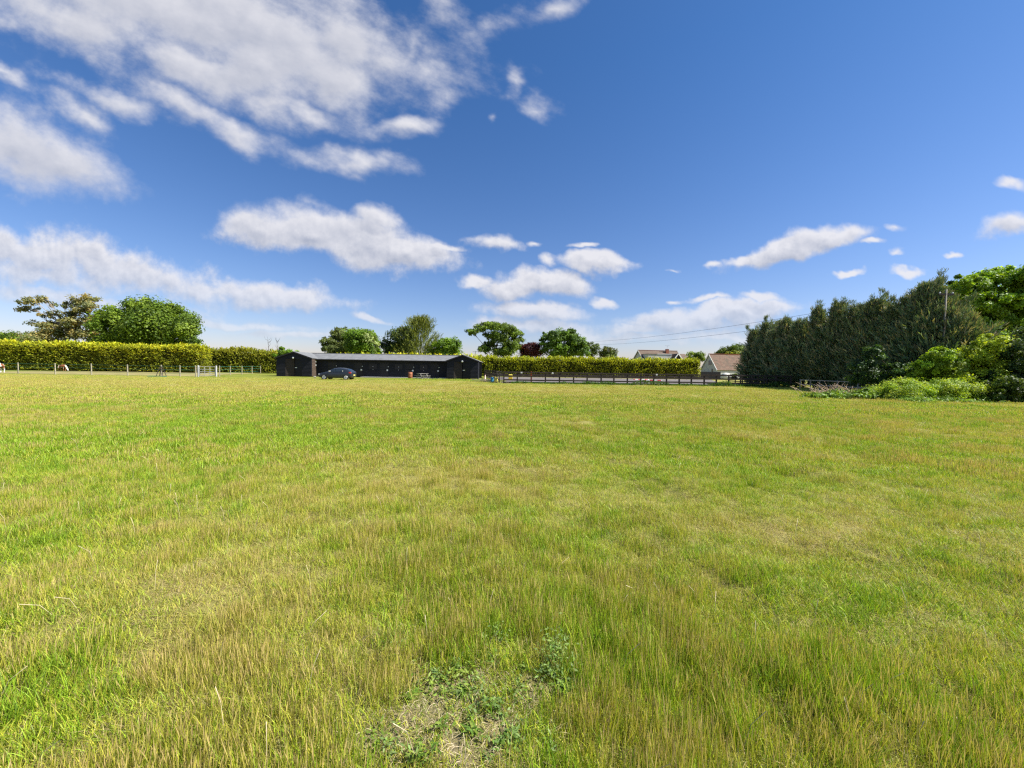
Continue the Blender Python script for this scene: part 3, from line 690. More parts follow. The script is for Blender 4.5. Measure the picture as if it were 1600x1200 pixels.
G2 = 'shrubs in the thicket at the right edge'
shrub('shrub', 'light green shrub at the foot of the utility pole', 28.8, [(1460,556,20,12),(1450,572,22,14),(1475,570,22,14),(1462,590,28,16)], 1462, 420, 30, 0.15, SH, 50, G2)
shrub('shrub', 'pale yellow green arching shrub, highest in the thicket below the big tree', 28.4, [(1530,536,24,10),(1550,548,30,12),(1520,556,30,14),(1505,566,26,12),(1560,566,34,16),(1480,578,22,12),(1535,580,40,18),(1500,592,36,18)], 1530, 700, 30, 0.15, SHY, 52, G2)
shrub('shrub', 'dark green shrub at the picture edge, tallest part of the thicket', 26.8, [(1590,555,22,24),(1600,580,30,24),(1575,590,26,22),(1625,560,40,40),(1600,610,34,20)], 1598, 600, 30, 0.14, [(0.05,0.09,0.022),(0.075,0.12,0.03),(0.035,0.065,0.02)], 54, G2)
shrub('shrub', 'low dark green shrub between the mound of weeds and the edge', 25.2, [(1565,602,22,10),(1590,612,26,12),(1570,622,30,10),(1615,620,24,12)], 1575, 480, 30, 0.12, [(0.09,0.15,0.02),(0.13,0.19,0.025),(0.06,0.10,0.018)], 56, G2)
shrub('shrub', 'ivy green bush low in front of the nearest windbreak cypresses', 31.5, [(1395,580,24,12),(1420,585,22,16),(1380,592,22,12),(1410,598,30,12),(1360,560,14,20),(1345,580,18,20)], 1400, 420, 26, 0.17, [(0.045,0.10,0.025),(0.06,0.12,0.03),(0.035,0.07,0.02)], 58, G2)
shrub('shrub', 'ivy green bush at the foot of the middle windbreak cypresses', 43.5, [(1322,572,14,16),(1312,590,20,12),(1335,582,14,14),(1345,560,10,14),(1300,596,16,8)], 1322, 260, 26, 0.2, [(0.045,0.10,0.025),(0.06,0.12,0.03),(0.035,0.07,0.02)], 60, G2)
WD = [(0.25,0.38,0.035),(0.33,0.46,0.045),(0.17,0.27,0.025),(0.38,0.48,0.08)]
G3 = 'rounded mounds of leafy weeds'
shrub('weed_mound', 'left hand rounded mound of pale leafy weeds at the field edge', 26.2, [(1400,609,28,13),(1385,614,22,11),(1425,608,26,14),(1410,618,40,9),(1440,613,20,14)], 1408, 700, 26, 0.085, WD, 62, G3, spread=.6, elong=1.8)
shrub('weed_mound', 'right hand larger mound of pale leafy weeds before the dark thicket', 26.0, [(1465,608,24,13),(1490,608,26,14),(1510,614,20,12),(1480,618,40,10),(1450,614,18,12),(1522,621,16,8)], 1485, 760, 26, 0.085, WD, 64, G3, spread=.6, elong=1.8)

# ------------------------------------------------------------------ hedges
def hedge(name, label, pts, depth, seed, cols_, tips, dens=22, leaf=0.30, ragged=0.25, group=None):
    """pts: list of (x, y, height) along the front face"""
    g = np.random.default_rng(seed); Cs = []; As = []; Bs = []; cl = []
    e = empty(name, (pts[0][0], pts[0][1], 0), label, 'hedge', group); O = np.array([pts[0][0], pts[0][1], 0])
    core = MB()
    for (a, b) in zip(pts[:-1], pts[1:]):
        A_, B_ = np.array(a[:2]), np.array(b[:2]); Ln = np.linalg.norm(B_ - A_); t_ = (B_ - A_) / Ln; nrm = np.array([t_[1], -t_[0]])
        if nrm[1] > 0: nrm = -nrm
        hm = (a[2] + b[2]) / 2
        for face in ('front', 'top', 'back', 'end0', 'end1'):
            area = {'front': Ln*hm, 'top': Ln*depth, 'back': Ln*hm*0.5, 'end0': depth*hm, 'end1': depth*hm}[face]; n = int(area * dens * (2.3 if face == 'top' else 1.1))
            s_ = g.uniform(0, 1, n); hh = a[2] + (b[2] - a[2]) * s_
            if face == 'top': dpt = g.uniform(0, depth, n); z = hh + 0*s_; nn = np.tile([0, 0, 1.0], (n, 1))
            elif face in ('front', 'back'):
                z = hh * g.uniform(0.02, 1, n); dpt = np.full(n, 0.0 if face == 'front' else depth); q_ = nrm if face == 'front' else -nrm; nn = np.tile([q_[0], q_[1], 0.0], (n, 1))
            else:
                z = hh * g.uniform(0.02, 1, n); dpt = g.uniform(0, depth, n); s_ = np.full(n, 0.0 if face == 'end0' else 1.0); q_ = -t_ if face == 'end0' else t_; nn = np.tile([q_[0], q_[1], 0.0], (n, 1))
            P = A_[None] + (B_ - A_)[None] * s_[:, None] - nrm[None] * dpt[:, None]
            P3 = np.concatenate([P, z[:, None]], 1)
            lump = (fbm(s_ * Ln + face.__len__()*7, z * 1.6 + dpt, 0.42, 4, seed) - 0.5) * 3.0 * ragged + (fbm(s_*Ln, z*2.5 + dpt, 2.2, 2, seed+5) - 0.5) * 1.2 * ragged
            P3 = P3 + nn * (lump + g.uniform(-.25, .12, n))[:, None]
            d = nn * 0.8 + g.normal(size=P3.shape) * 0.35 + np.array([0, 0, 0.35 if face != 'top' else 0.3]); d /= np.linalg.norm(d, axis=1, keepdims=True)
            zr = P3[:, 2] / hh; tipf = sstep(0.62, 1.0, zr + (g.uniform(-.18, .18, n)) + (fbm(s_*Ln, z*3, .7, 3, seed+9)-.5)*1.1)
            bc = pal(g, n, cols_, .2) ; tcx = pal(g, n, tips, .2); tnt = g.uniform(.8, 1.2, n)
            big_ = (1.0 + (1.1 if face == 'top' else 0.2) * (g.uniform(0, 1, n) < .12))
            for k_ in range(4):
                sd_ = np.cross(d, rand_dirs(g, n)); sd_ /= np.linalg.norm(sd_, axis=1, keepdims=True) + 1e-9
                dd_ = d + sd_ * 0.8; dd_ /= np.linalg.norm(dd_, axis=1, keepdims=True); nb2 = np.cross(dd_, rand_dirs(g, n)); nb2 /= np.linalg.norm(nb2, axis=1, keepdims=True) + 1e-9
                Ls = leaf * g.uniform(.5, 1.0, n) * big_
                Cs.append(P3 + d * (leaf * .35 * k_)[..., None] * big_[:, None] if False else P3 + d * (leaf * .35 * k_ * big_)[:, None]); As.append(dd_ * (Ls * .5)[:, None]); Bs.append(nb2 * (Ls * .22)[:, None])
                ft = np.clip(tipf * (0.7 + 0.3 * (k_ / 3)) + (0.28 if k_ == 3 else 0) * (g.uniform(0, 1, n) < .5), 0, 1)
                cl.append((bc * (1 - ft[:, None]) + tcx * ft[:, None]) * tnt[:, None])
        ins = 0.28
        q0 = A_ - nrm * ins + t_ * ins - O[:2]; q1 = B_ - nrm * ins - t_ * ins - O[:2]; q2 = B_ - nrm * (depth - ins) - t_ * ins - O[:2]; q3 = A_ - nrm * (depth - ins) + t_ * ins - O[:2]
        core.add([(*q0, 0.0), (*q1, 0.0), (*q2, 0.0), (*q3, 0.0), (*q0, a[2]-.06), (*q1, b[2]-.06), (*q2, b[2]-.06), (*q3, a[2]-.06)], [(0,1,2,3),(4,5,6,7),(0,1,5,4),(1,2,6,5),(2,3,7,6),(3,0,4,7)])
    core.build('light_block_core', M['inner'], e)  # unseen dark box added inside the hedge so no light passes through
    link('foliage', leaf_mesh('foliage', np.concatenate(Cs) - O, np.concatenate(As), np.concatenate(Bs), np.concatenate(cl)), M['leaf'], e); return e
HG = [(0.20,0.24,0.018),(0.26,0.31,0.02),(0.12,0.145,0.014),(0.28,0.28,0.03)]; HT = [(0.52,0.53,0.022),(0.58,0.54,0.03),(0.40,0.46,0.022)]
def hp(px, py, D): p_ = at(px, py, D); return (p_.x, D, p_.z)
hedge('hedge', 'long golden topped conifer hedge behind the grazing pony paddock', [hp(-60, 536, 68), hp(100, 539, 68.5), hp(314, 545.5, 69)], 2.2, 81, HG, HT, dens=36, leaf=.30, ragged=.28)
hedge('hedge', 'lower darker hedge between the paddock gate and the left stable wing', [hp(316, 547, 76), hp(450, 554, 78)], 2.0, 83, HG, [(0.34,0.33,0.025),(0.26,0.28,0.02)], dens=32, leaf=.30, ragged=.38)
hedge('hedge', 'golden hedge tips showing over the stable roof ridge', [hp(500, 558, 70), hp(745, 561.5, 70)], 1.8, 85, HG, HT, dens=24, leaf=.34, ragged=.5)
hedge('hedge', 'clipped golden topped hedge behind the fenced sand arena', [hp(744, 561, 81), hp(900, 563, 82), hp(1094, 566, 83)], 2.2, 87, HG, [(0.36,0.42,0.022),(0.44,0.44,0.025),(0.28,0.34,0.02)], dens=34, leaf=.30, ragged=.36)

# ------------------------------------------------------------------ sheets: paddock, arena sand, apron
def sheet(name, poly, z, mat, kind='structure'):
    me = bpy.data.meshes.new(name); me.from_pydata([(x, y, z) for x, y in poly], [], [tuple(range(len(poly)))]); o = link(name, me, mat); tag(o, kind=kind); return o
M['paddock'] = principled('paddock_turf', (0.20, 0.18, 0.06), .95, .1, col2=(0.34, 0.29, 0.13), vscale=0.8, bump=.4)
sheet('paddock', [(-75, 51.2), (gx(307, 49.5), 51.0), (gx(350, 62), 62), (gx(412, 74), 74), (-75, 67)], 0.012, M['paddock'])
M['sand'] = principled('arena_sand', (0.12, 0.105, 0.10), .95, .1, col2=(0.20, 0.18, 0.17), vscale=1.2, bump=.4)
FC, FD = Vector((gx(757, 74), 74, 0)), Vector((gx(1190, 78), 78, 0))
sheet('arena_sand', [(FA.x, FA.y), (FB.x, FB.y), (31.2, 60), (39, 78), (FC.x, 74)], 0.012, M['sand'])
M['concrete'] = principled('concrete', (0.36, 0.34, 0.31), .9, .2, var=.15, vscale=2, bump=.2)
o = MB().box(gx(565, 57.6), gx(697, 57.6), 57.0, 58.1, -0.05, 0.10).build('concrete_apron', M['concrete']); tag(o, kind='structure')

# ------------------------------------------------------------------ stables
M['blackwood'] = principled('black_stained_board', (0.015, 0.0155, 0.021), .75, .25, var=.35, vscale=5, bump=.35, bscale=40, stretch=(.3, .3, 3))
M['blacktrim'] = principled('black_trim', (0.024, 0.022, 0.026), .7, .3, var=.2)
M['brownboard'] = principled('brown_board', (0.085, 0.062, 0.048), .85, .15, var=.3, vscale=4, bump=.3, stretch=(.3, .3, 3))  # paler and browner than the black boards
M['felt'] = principled('grey_roof_sheet', (0.165, 0.168, 0.17), .8, .3, var=.16, vscale=1.5, bump=.2, bscale=20)
M['white'] = principled('white_plastic', (0.75, 0.75, 0.73), .5, .4)
M['steel'] = principled('galvanised_steel', (0.45, 0.46, 0.48), .45, .5, metal=.6)
S = empty('stable_block', (-19, 56.6, 0), 'long low black boarded stable block with two gabled wings and grey roof', 'stables')
def loc(x, y, z=0): return (x + 19, y - 56.6, z)
YF, YM, YR, YB = 56.6, 58.15, 61.4, 64.6
def panel(mb, x0, x1, z0, z1, y, th=0.10):      # horizontal lapped boards facing -y
    z = z0
    while z < z1 - 0.01:
        zt = min(z + 0.19, z1)
        V = [(x0, y - 0.028, z), (x1, y - 0.028, z), (x1, y - 0.006, zt + .015), (x0, y - 0.006, zt + .015), (x0, y + th, z), (x1, y + th, z), (x1, y + th, zt), (x0, y + th, zt)]
        mb.add([loc(*p_) for p_ in V], [(0,1,2,3),(4,7,6,5),(0,4,5,1),(3,2,6,7),(0,3,7,4),(1,5,6,2)]); z += 0.19
def gable_panel(mb, x0, x1, ze, za, y):
    xm = (x0 + x1) / 2; z = ze
    while z < za - 0.05:
        zt = min(z + .19, za); f0 = (za - z) / (za - ze); f1 = max(0, (za - zt) / (za - ze)); hw = (x1 - x0) / 2
        V = [(xm - hw*f0, y - .028, z), (xm + hw*f0, y - .028, z), (xm + hw*f1, y - .006, zt), (xm - hw*f1, y - .006, zt), (xm - hw*f0, y + .1, z), (xm + hw*f0, y + .1, z), (xm + hw*f1, y + .1, zt), (xm - hw*f1, y + .1, zt)]
        mb.add([loc(*p_) for p_ in V], [(0,1,2,3),(4,7,6,5),(0,4,5,1),(3,2,6,7),(0,3,7,4),(1,5,6,2)]); z += .19
wings = []
for (p0, p1, eav, apx, dl, dr, lamp) in [(432, 487, 2.66, 3.5, 446, 472, (458.5, 559)), (698, 747, 2.6, 3.42, 709, 735, (722.5, 564.5))]:
    x0, x1 = gx(p0, YF), gx(p1, YF); d0, d1 = gx(dl, YF), gx(dr, YF); wings.append((x0, x1, eav, apx)); zd = eav - 0.12
    mb = MB(); panel(mb, x0, d0, 0.08, eav, YF); panel(mb, d1, x1, 0.08, eav, YF); panel(mb, d0, d1, zd, eav, YF); gable_panel(mb, x0, x1, eav, apx - 0.02, YF)
    mb.box(*[c_ for c_ in (x0 + 19, x0 + 19.1)], 0.105, YB - YF, 0.0, eav)       # outer side
    mb.build('wing_wall', M['blackwood'], S)
    mb = MB(); mb.box(x1 + 18.9, x1 + 19.002, 0.105, YM - YF, 0.08, eav - .02); 
    for k_ in range(13): mb.box(x1 + 19.002, x1 + 19.02, 0.105, YM - YF - .03, 0.1 + k_ * .19, 0.12 + k_ * .19 + .12)
    mb.build('inner_side_wall', M['brownboard'] if p0 < 500 else M['blackwood'], S)
    for (hx, sgn) in ((d0, 1), (d1, -1)):          # two leaves standing slightly ajar
        lf = empty_leaf = bpy.data.objects.new('door', None)
        mb = MB(); wl = (d1 - d0) / 2 - .02; nb_ = 8
        for k_ in range(nb_): a_, b_ = wl * k_ / nb_, wl * (k_ + 1) / nb_ - .012; mb.box(min(sgn*a_, sgn*b_), max(sgn*a_, sgn*b_), -.025, .02, 0.06, zd - .03)
        for zz in (.35, zd - .45): mb.box(min(0, sgn*wl), max(0, sgn*wl), -.045, -.025, zz, zz + .13)
        leafm = M['sunlit_leaf'] if 'sunlit_leaf' in M else M.setdefault('sunlit_leaf', principled('sunlit_black_door', (0.045, 0.036, 0.032), .8, .2, var=.35, vscale=6, bump=.3, stretch=(6, 6, .4)))  # left leaf painted lighter and browner, sunlight put into its colour
        o = mb.build('door', leafm if sgn > 0 else M['blackwood'], S, loc(hx + sgn*.01, YF + .03)); o.rotation_euler = (0, 0, sgn * R(14))
        if sgn < 0:
            h2 = MB().box(-wl + .04, -wl + .36, -.07, -.045, 1.22, 1.32).build('handle', M['white'], o)
    fl = MB().box(d0 + 19, d1 + 19, .6, .66, 0, zd).build('inner_partition', M['blacktrim'], S)
    lp = at(lamp[0], lamp[1], YF); mb = MB(); mb.lathe([(.02, 0), (.13, .01), (.15, .06), (.12, .12), (.03, .14)], 12, M4=Matrix.Translation(loc(lp.x, YF - .03, lp.z)) @ Matrix.Rotation(R(90), 4, 'X')); mb.build('bulkhead_lamp', M['white'], S, smooth=True)
    # roof of the wing
    xm = (x0 + x1) / 2; ov = .14; mb = MB()
    for s_, xe in ((-1, x0 - ov), (1, x1 + ov)):
        zl = eav - ov * (apx - eav) / ((x1 - x0) / 2); yb = YR if True else YB
        V = [(xm, YF - .18, apx), (xe, YF - .18, zl), (xe, yb, zl), (xm, yb, apx)]; V2 = [(a_, b_, c_ + .07) for a_, b_, c_ in V]
        mb.add([loc(*p_) for p_ in V + V2], [(0,1,2,3),(4,7,6,5),(0,4,5,1),(1,5,6,2),(2,6,7,3),(3,7,4,0)])
    mb.build('wing_roof', M['felt'], S)
    mb = MB()
    for xe in (x0 - ov, x1 + ov): zl = eav - ov * (apx - eav) / ((x1 - x0) / 2); mb.bar(loc(xm, YF - .2, apx - .02), loc(xe, YF - .2, zl - .02), .03, .16)
    mb.build('barge_board', M['blacktrim'], S)
# two white boxes on the lit inner side wall
for yy, zz in ((565, 0), (570.5, 1)):
    D_ = YF + 1.15; p_ = at(492.3, yy, D_); xw = wings[0][1] + .02
    MB().box(xw + 19, xw + 19.06, D_ - YF - .1, D_ - YF + .1, p_.z - .1, p_.z + .1).build('switch_box', M['white'], S)
# main range
xa, xb = wings[0][1] + .01, wings[1][0] - .01
dc = [gx(c_, YM) for c_ in (519.5, 559.8, 600.3, 640, 679.5)]; dw = 0.60
mb = MB(); edges = [xa] + sum([[c_ - dw, c_ + dw] for c_ in dc], []) + [xb]
for i in range(0, len(edges), 2): panel(mb, edges[i], edges[i+1], 0.16, 2.5, YM)
for c_ in dc: panel(mb, c_ - dw, c_ + dw, 2.16, 2.5, YM)
mb.build('front_wall', M['blackwood'], S)
mb = MB()
for i in range(0, len(edges), 2): mb.box(edges[i] + 19, edges[i+1] + 19, YM - YF - .02, YM - YF + .09, 0, .155)
mb.build('plinth', M['concrete'], S)
MB().box(wings[0][0] + 19.1, wings[1][1] + 18.9, YB - YF - .1, YB - YF, 0, 2.6).build('back_wall', M['blackwood'], S)
for i, c_ in enumerate(dc):
    for nm, z0, z1 in (('lower_door', .04, 1.22), ('upper_door', 1.25, 2.13)):
        mb = MB()
        for k_ in range(8): a_ = -dw + .03 + k_ * (2*dw - .06) / 8; mb.box(a_, a_ + (2*dw - .06) / 8 - .01, -.02, .03, z0, z1)
        mb.box(-dw + .03, dw - .03, -.04, -.02, z0 + .08, z0 + .2); mb.box(-dw + .03, dw - .03, -.04, -.02, z1 - .2, z1 - .08)
        o = mb.build(nm, M['blacktrim'], S, loc(c_, YM - .005))
        if nm == 'lower_door': MB().box(dw - .24, dw - .02, -.06, -.042, .98, 1.2).build('latch_plate', M['white'], o)
        else: MB().box(dw - .05, dw + .07, -.06, -.042, 1.55, 1.67).build('hook', M['steel'], o)
    mb = MB()
    for xx in (-dw, dw): mb.box(xx - .03, xx + .03, -.055, .03, .04, 2.16)
    mb.box(-dw - .03, dw + .03, -.055, .03, 2.16, 2.24); mb.build('door_frame', M['blacktrim'], S, loc(c_, YM - .008))
for c_ in (583, 623, 662):       # shuttered windows between the doors with small fittings
    xw = gx(c_, YM); mb = MB()
    mb.box(-.55, .55, -.05, -.03, 1.25, 2.0); mb.build('window_shutter', M['blacktrim'], S, loc(xw, YM))
    for zz in (1.15, 1.6): MB().box(-.04, .04, -.08, -.052, zz - .04, zz + .04).build('shutter_hook', M['steel'], S, loc(xw, YM))
# main roof
zr, ze = 3.5, 2.56; yo = YM - .45; mb = MB(); X0, X1 = wings[0][0] + .3, wings[1][1] - .3
V = [(xa - .3, yo, ze), (xb + .3, yo, ze), (X1 - 1.9, YR, zr), (X0 + 2.2, YR, zr)]
for poly in ([(xa - .05, yo, ze), (xb + .05, yo, ze), ((wings[1][0] + wings[1][1]) / 2, YR, zr), ((wings[0][0] + wings[0][1]) / 2, YR, zr)],
             [((wings[0][0] + wings[0][1]) / 2, YR + .0, zr), ((wings[1][0] + wings[1][1]) / 2, YR, zr), (wings[1][1] + .1, YB + .2, ze), (wings[0][0] - .1, YB + .2, ze)]):
    Vt = [loc(*q_) for q_ in poly]; Vu = [(a_, b_, c_ - .06) for a_, b_, c_ in Vt]
    mb.add(Vt + Vu, [(0,1,2,3),(4,7,6,5),(0,4,5,1),(1,5,6,2),(2,6,7,3),(3,7,4,0)])
k_ = 0
while True:      # sheet laps
    xx = xa + .9 + k_ * 1.05
    if xx > xb - .3: break
    mb.bar(loc(xx, yo + .02, ze + .012), loc(xx, YR, zr + .012), .05, .022); k_ += 1
mb.bar(loc(X0 + 2.1, YR, zr + .03), loc(X1 - 1.7, YR, zr + .03), .26, .05)
mb.build('main_roof', M['felt'], S)
MB().bar(loc(xa + .02, yo - .03, ze - .05), loc(xb - .02, yo - .03, ze - .05), .07, .12).build('gutter', M['blacktrim'], S)

# ------------------------------------------------------------------ fences
M['fencewood'] = principled('dark_fence_wood', (0.055, 0.044, 0.037), .9, .15, var=.35, vscale=6, bump=.3)
M['greyrail'] = principled('weathered_grey_rail', (0.34, 0.30, 0.24), .9, .15, var=.25, vscale=6, bump=.3)
M['palepost'] = principled('pale_round_post', (0.36, 0.32, 0.23), .85, .15, var=.18, vscale=6, bump=.3)
M['tape'] = principled('green_electric_tape', (0.05, 0.22, 0.15), .5, .3)
def fence(name, label, posts, h, mats, rails, pw=.11, group=None, railw=(.035, .12), special=None, railpart='rail'):
    o0 = posts[0]; e = empty(name, (o0[0], o0[1], 0), label, 'fence', group)
    pm_ = MB().box(-pw/2, pw/2, -pw/2, pw/2, -.1, h).mesh('post', bevel=.01); pm_.materials.append(mats[0])
    for i, p_ in enumerate(posts):
        o = bpy.data.objects.new('post', pm_); COL.objects.link(o); o.parent = e; o.location = (p_[0] - o0[0], p_[1] - o0[1], G(*p_)); o.rotation_euler = (rnd.uniform(-.015, .015), rnd.uniform(-.02, .02), rnd.uniform(-.1, .1)); o.scale = (1, 1, rnd.uniform(.98, 1.03))
        if special and i == special[0]:
            m2 = pm_.copy(); m2.materials.clear(); m2.materials.append(special[1]); o.data = m2; o['label'] = special[2]
    for rz in rails:
        mb = MB()
        for a, b in zip(posts[:-1], posts[1:]):
            d1, d2 = rnd.uniform(-.015, .015), rnd.uniform(-.015, .015); da = Vector((b[0]-a[0], b[1]-a[1], 0)).normalized(); nn = Vector((da.y, -da.x, 0)) * (pw/2 + railw[0]/2 + .002)
            A_ = Vector((a[0] - o0[0], a[1] - o0[1], rz + d1 + G(*a))) + nn; B_ = Vector((b[0] - o0[0], b[1] - o0[1], rz + d2 + G(*b))) + nn
            mb.bar(A_, B_ - da * .006, railw[0], railw[1])
        mb.build(railpart, mats[1], e)
    return e
def along(a, b, n): return [(a[0] + (b[0]-a[0]) * i / n, a[1] + (b[1]-a[1]) * i / n) for i in range(n + 1)]
pxs = [787, 808, 830, 852, 874, 896, 917, 939, 959, 980, 1001, 1021, 1041, 1061, 1080, 1100, 1119, 1138, 1157, 1175, 1194, 1213, 1236]
M['rust'] = principled('reddish_post', (0.30, 0.07, 0.03), .85, .15, var=.2)
def onfence(px): D_ = 43.6 + (px - 787) / (1240 - 787) * 1.4; return (gx(px, D_), D_)
fence('arena_fence', 'dark post and rail fence along the front of the sand arena', [onfence(q_) for q_ in pxs], 1.33, (M['fencewood'], M['fencewood']), (1.25, .82, .40, .14), pw=.14, railw=(.04, .15), special=(2, M['rust'], 'reddish orange post'))
fence('arena_fence', 'low dark kickboard fence along the far side of the arena below the hedge', along((FC.x, 74.6), (38.5, 78.3), 20), .62, (M['fencewood'], M['fencewood']), (.50, .22), railw=(.04, .24))
fence('arena_fence', 'dark post and rail fence on the arena side next to the stables', along((FA.x - .5, FA.y + .9), (FC.x, 74.2), 13), 1.3, (M['fencewood'], M['fencewood']), (1.22, .8, .35))
fence('arena_fence', 'shaded dark fence at the right end of the arena under the cypresses', along((FB.x - .1, FB.y + 1.2), (31.0, 57), 7), 1.3, (M['fencewood'], M['fencewood']), (1.22, .8, .35))
# left paddock: pale posts, green tape
lp = [(-60 + 58 * 0, 0)]
lposts = [(gx(q_, D_), D_) for q_, D_ in ((-35, 50.4), (28.5, 50.2), (86.5, 49.9), (143, 49.3), (199.5, 48.7), (252.5, 47.9), (281.5, 48.0), (306, 48.2))]
fence('paddock_fence', 'pale post fence with green electric tapes in front of the pony paddock', lposts, 1.38, (M['palepost'], M['tape']), (1.28, .86, .40), pw=.10, railw=(.012, .03), railpart='tape')
fence('paddock_fence', 'pale post fence running back from the white gate to the hedge', [(gx(q_, D_), D_) for q_, D_ in ((343, 50.5), (360, 59), (378, 63), (394, 68), (407, 73))], 1.38, (M['palepost'], M['tape']), (1.28, .86, .40), pw=.09, railw=(.012, .025), railpart='tape')
# low grey rail fence before the cypresses
fence('rail_fence', 'low weathered grey rail fence in front of the windbreak cypresses', [(gx(q_, D_), D_) for q_, D_ in ((1250, 41.2), (1266, 40), (1280, 39), (1308, 37), (1340, 34.8), (1372, 32.8), (1395, 31.6))], 1.0, (M['greyrail'], M['greyrail']), (.94, .48), pw=.09, railw=(.03, .08))
# white field gate
ga = (gx(310.5, 48.3), 48.3); gb = (gx(340, 48.6), 48.6); M['gate'] = principled('white_painted_metal', (0.46, 0.46, 0.45), .5, .4)
e = empty('field_gate', (ga[0], ga[1], 0), 'white five barred metal gate in the paddock fence', 'gate'); Lg = gb[0] - ga[0]
mb = MB()
for z_ in (.22, .45, .68, .95, 1.28): mb.tube([(.1, 0, z_), (Lg - .08, 0, z_)], .026, 8)
for x_ in (.1, Lg * .36, Lg * .66, Lg - .08): mb.tube([(x_, 0, .2), (x_, 0, 1.29)], .028, 8)
mb.tube([(.1, .02, .25), (Lg * .36, .02, 1.26)], .018, 6)
mb.build('gate_frame', M['gate'], e)
for x_ in (-.04, Lg + .06): MB().box(x_ - .07, x_ + .07, -.07, .07, 0, 1.42).build('gate_post', M['gate'], e, bevel=.015)

# ------------------------------------------------------------------ car
M['paint'] = principled('dark_metallic_paint', (0.030, 0.038, 0.052), .28, .6, metal=.35); M['glass'] = principled('dark_glass', (0.02, 0.028, 0.035), .06, .8)
M['tyre'] = principled('tyre_rubber', (0.02, 0.02, 0.02), .85, .2); M['alloy'] = principled('alloy_wheel', (0.62, 0.63, 0.65), .35, .5, metal=.5)
M['redlamp'] = principled('red_lamp', (0.50, 0.02, 0.02), .2, .6); M['chrome'] = principled('silver_trim', (0.8, 0.8, 0.82), .25, .6, metal=.8)
def car():
    Dn = 46.0; cxx = (gx(495.5, Dn)); L_ = 3.95
    e = empty('parked_car', (cxx + L_/2, Dn + .88, G(cxx + 2, Dn)), 'dark blue grey hatchback parked side on before the stables', 'car')
    # stations: x from nose(-) to tail(+): (x, zbottom, zbelt, ztop, half width)
    h = L_ / 2
    st = [(-h, .42, .56, .60, .60), (-h+.06, .26, .62, .70, .74), (-h+.35, .20, .70, .80, .84), (-h+.95, .20, .82, .93, .87), (-h+1.12, .20, .86, .98, .875),
          (-h+1.55, .20, .89, 1.24, .88), (-h+1.85, .20, .90, 1.385, .88), (-h+2.3, .20, .91, 1.425, .88), (-h+2.9, .20, .93, 1.405, .88), (-h+3.35, .22, .95, 1.30, .86), (-h+3.68, .26, .96, 1.08, .82), (-h+3.9, .30, .90, .96, .76), (-h+3.95, .40, .78, .86, .68)]
    V = []; n = 12
    for (x, zb, zm, zt, w_) in st:
        sc_ = [(w_*.90, zb), (w_*.985, zb+.08), (w_, (zb+zm)/2), (w_*.985, zm), (w_*.97 - (zt-zm)*.42, zm + (zt-zm)*.72), (w_*.80 - (zt-zm)*.45, zt - .02 if zt-zm > .1 else zt-.01)]
        ring = [(x, -a_, b_) for a_, b_ in sc_] + [(x, 0, zt + .012)] + [(x, a_, b_) for a_, b_ in reversed(sc_)]
        V.append(ring)
    nr_ = len(V[0]); mb = MB(); allv = [p_ for r__ in V for p_ in r__]; fc = []
    for i in range(len(V) - 1):
        for k_ in range(nr_): k2 = (k_ + 1) % nr_; fc.append((i*nr_+k_, i*nr_+k2, (i+1)*nr_+k2, (i+1)*nr_+k_))
    fc.append(tuple(range(nr_))); fc.append(tuple(range((len(V)-1)*nr_, len(V)*nr_))); mb.add(allv, fc)
    body = mb.build('body', M['paint'], e, smooth=True); sb = body.modifiers.new('s', 'SUBSURF'); sb.levels = 1; sb.render_levels = 2
    def side(u_, z_, s):    # point on the greenhouse side, slightly proud
        for a, b in zip(st[:-1], st[1:]):
            if a[0] <= u_ <= b[0]:
                f_ = (u_ - a[0]) / (b[0] - a[0]); zm = a[2] + (b[2]-a[2])*f_; zt = a[3] + (b[3]-a[3])*f_; w_ = a[4] + (b[4]-a[4])*f_
                q_ = (z_ - zm) / max(zt - zm, .01); yy = (w_*.985) + (w_*.97 - (zt-zm)*.42 - w_*.985) * min(max(q_, 0) / .72, 1) ; return (u_, s * (yy + .012), z_)
        return (u_, s * .88, z_)
    for s in (-1, 1):
        for poly in ([(-.62, .93), (-.26, 1.25), (-.02, 1.30), (.02, 1.30), (.04, .94)], [(.10, .94), (.08, 1.30), (.72, 1.29), (1.05, 1.20), (1.22, 1.06), (1.0, .98), (.7, .96)]):
            V3 = [side(a_, b_, s) for a_, b_ in poly]; m2 = MB(); m2.add([Vector(p_) for p_ in V3] + [Vector(p_) - Vector((0, s*.03, 0)) for p_ in V3], [tuple(range(len(poly))), tuple(range(2*len(poly)-1, len(poly)-1, -1))] + [(i, (i+1) % len(poly), (i+1) % len(poly) + len(poly), i + len(poly)) for i in range(len(poly))]); m2.build('side_window', M['glass'], body)
        MB().box(-.60, -.40, min(s*.90, s*1.04), max(s*.90, s*1.04), .93, 1.07).build('mirror', M['chrome'], body, bevel=.03)
        MB().box(1.62, 1.90, min(s*.62, s*.81), max(s*.62, s*.81), .76, .93).build('tail_lamp', M['redlamp'], body, bevel=.03)
        MB().box(-h+.06, -h+.36, min(s*.52, s*.79), max(s*.52, s*.79), .58, .70).build('headlight', M['chrome'], body, bevel=.03)
    rw = MB(); rw.add([(1.36, -.55, 1.29), (1.36, .55, 1.29), (1.80, .62, 1.02), (1.80, -.62, 1.02), (1.33, -.55, 1.25), (1.33, .55, 1.25), (1.77, .62, .98), (1.77, -.62, .98)], [(0,1,2,3),(4,7,6,5),(0,4,5,1),(1,5,6,2),(2,6,7,3),(3,7,4,0)]); rw.build('rear_window', M['glass'], body)
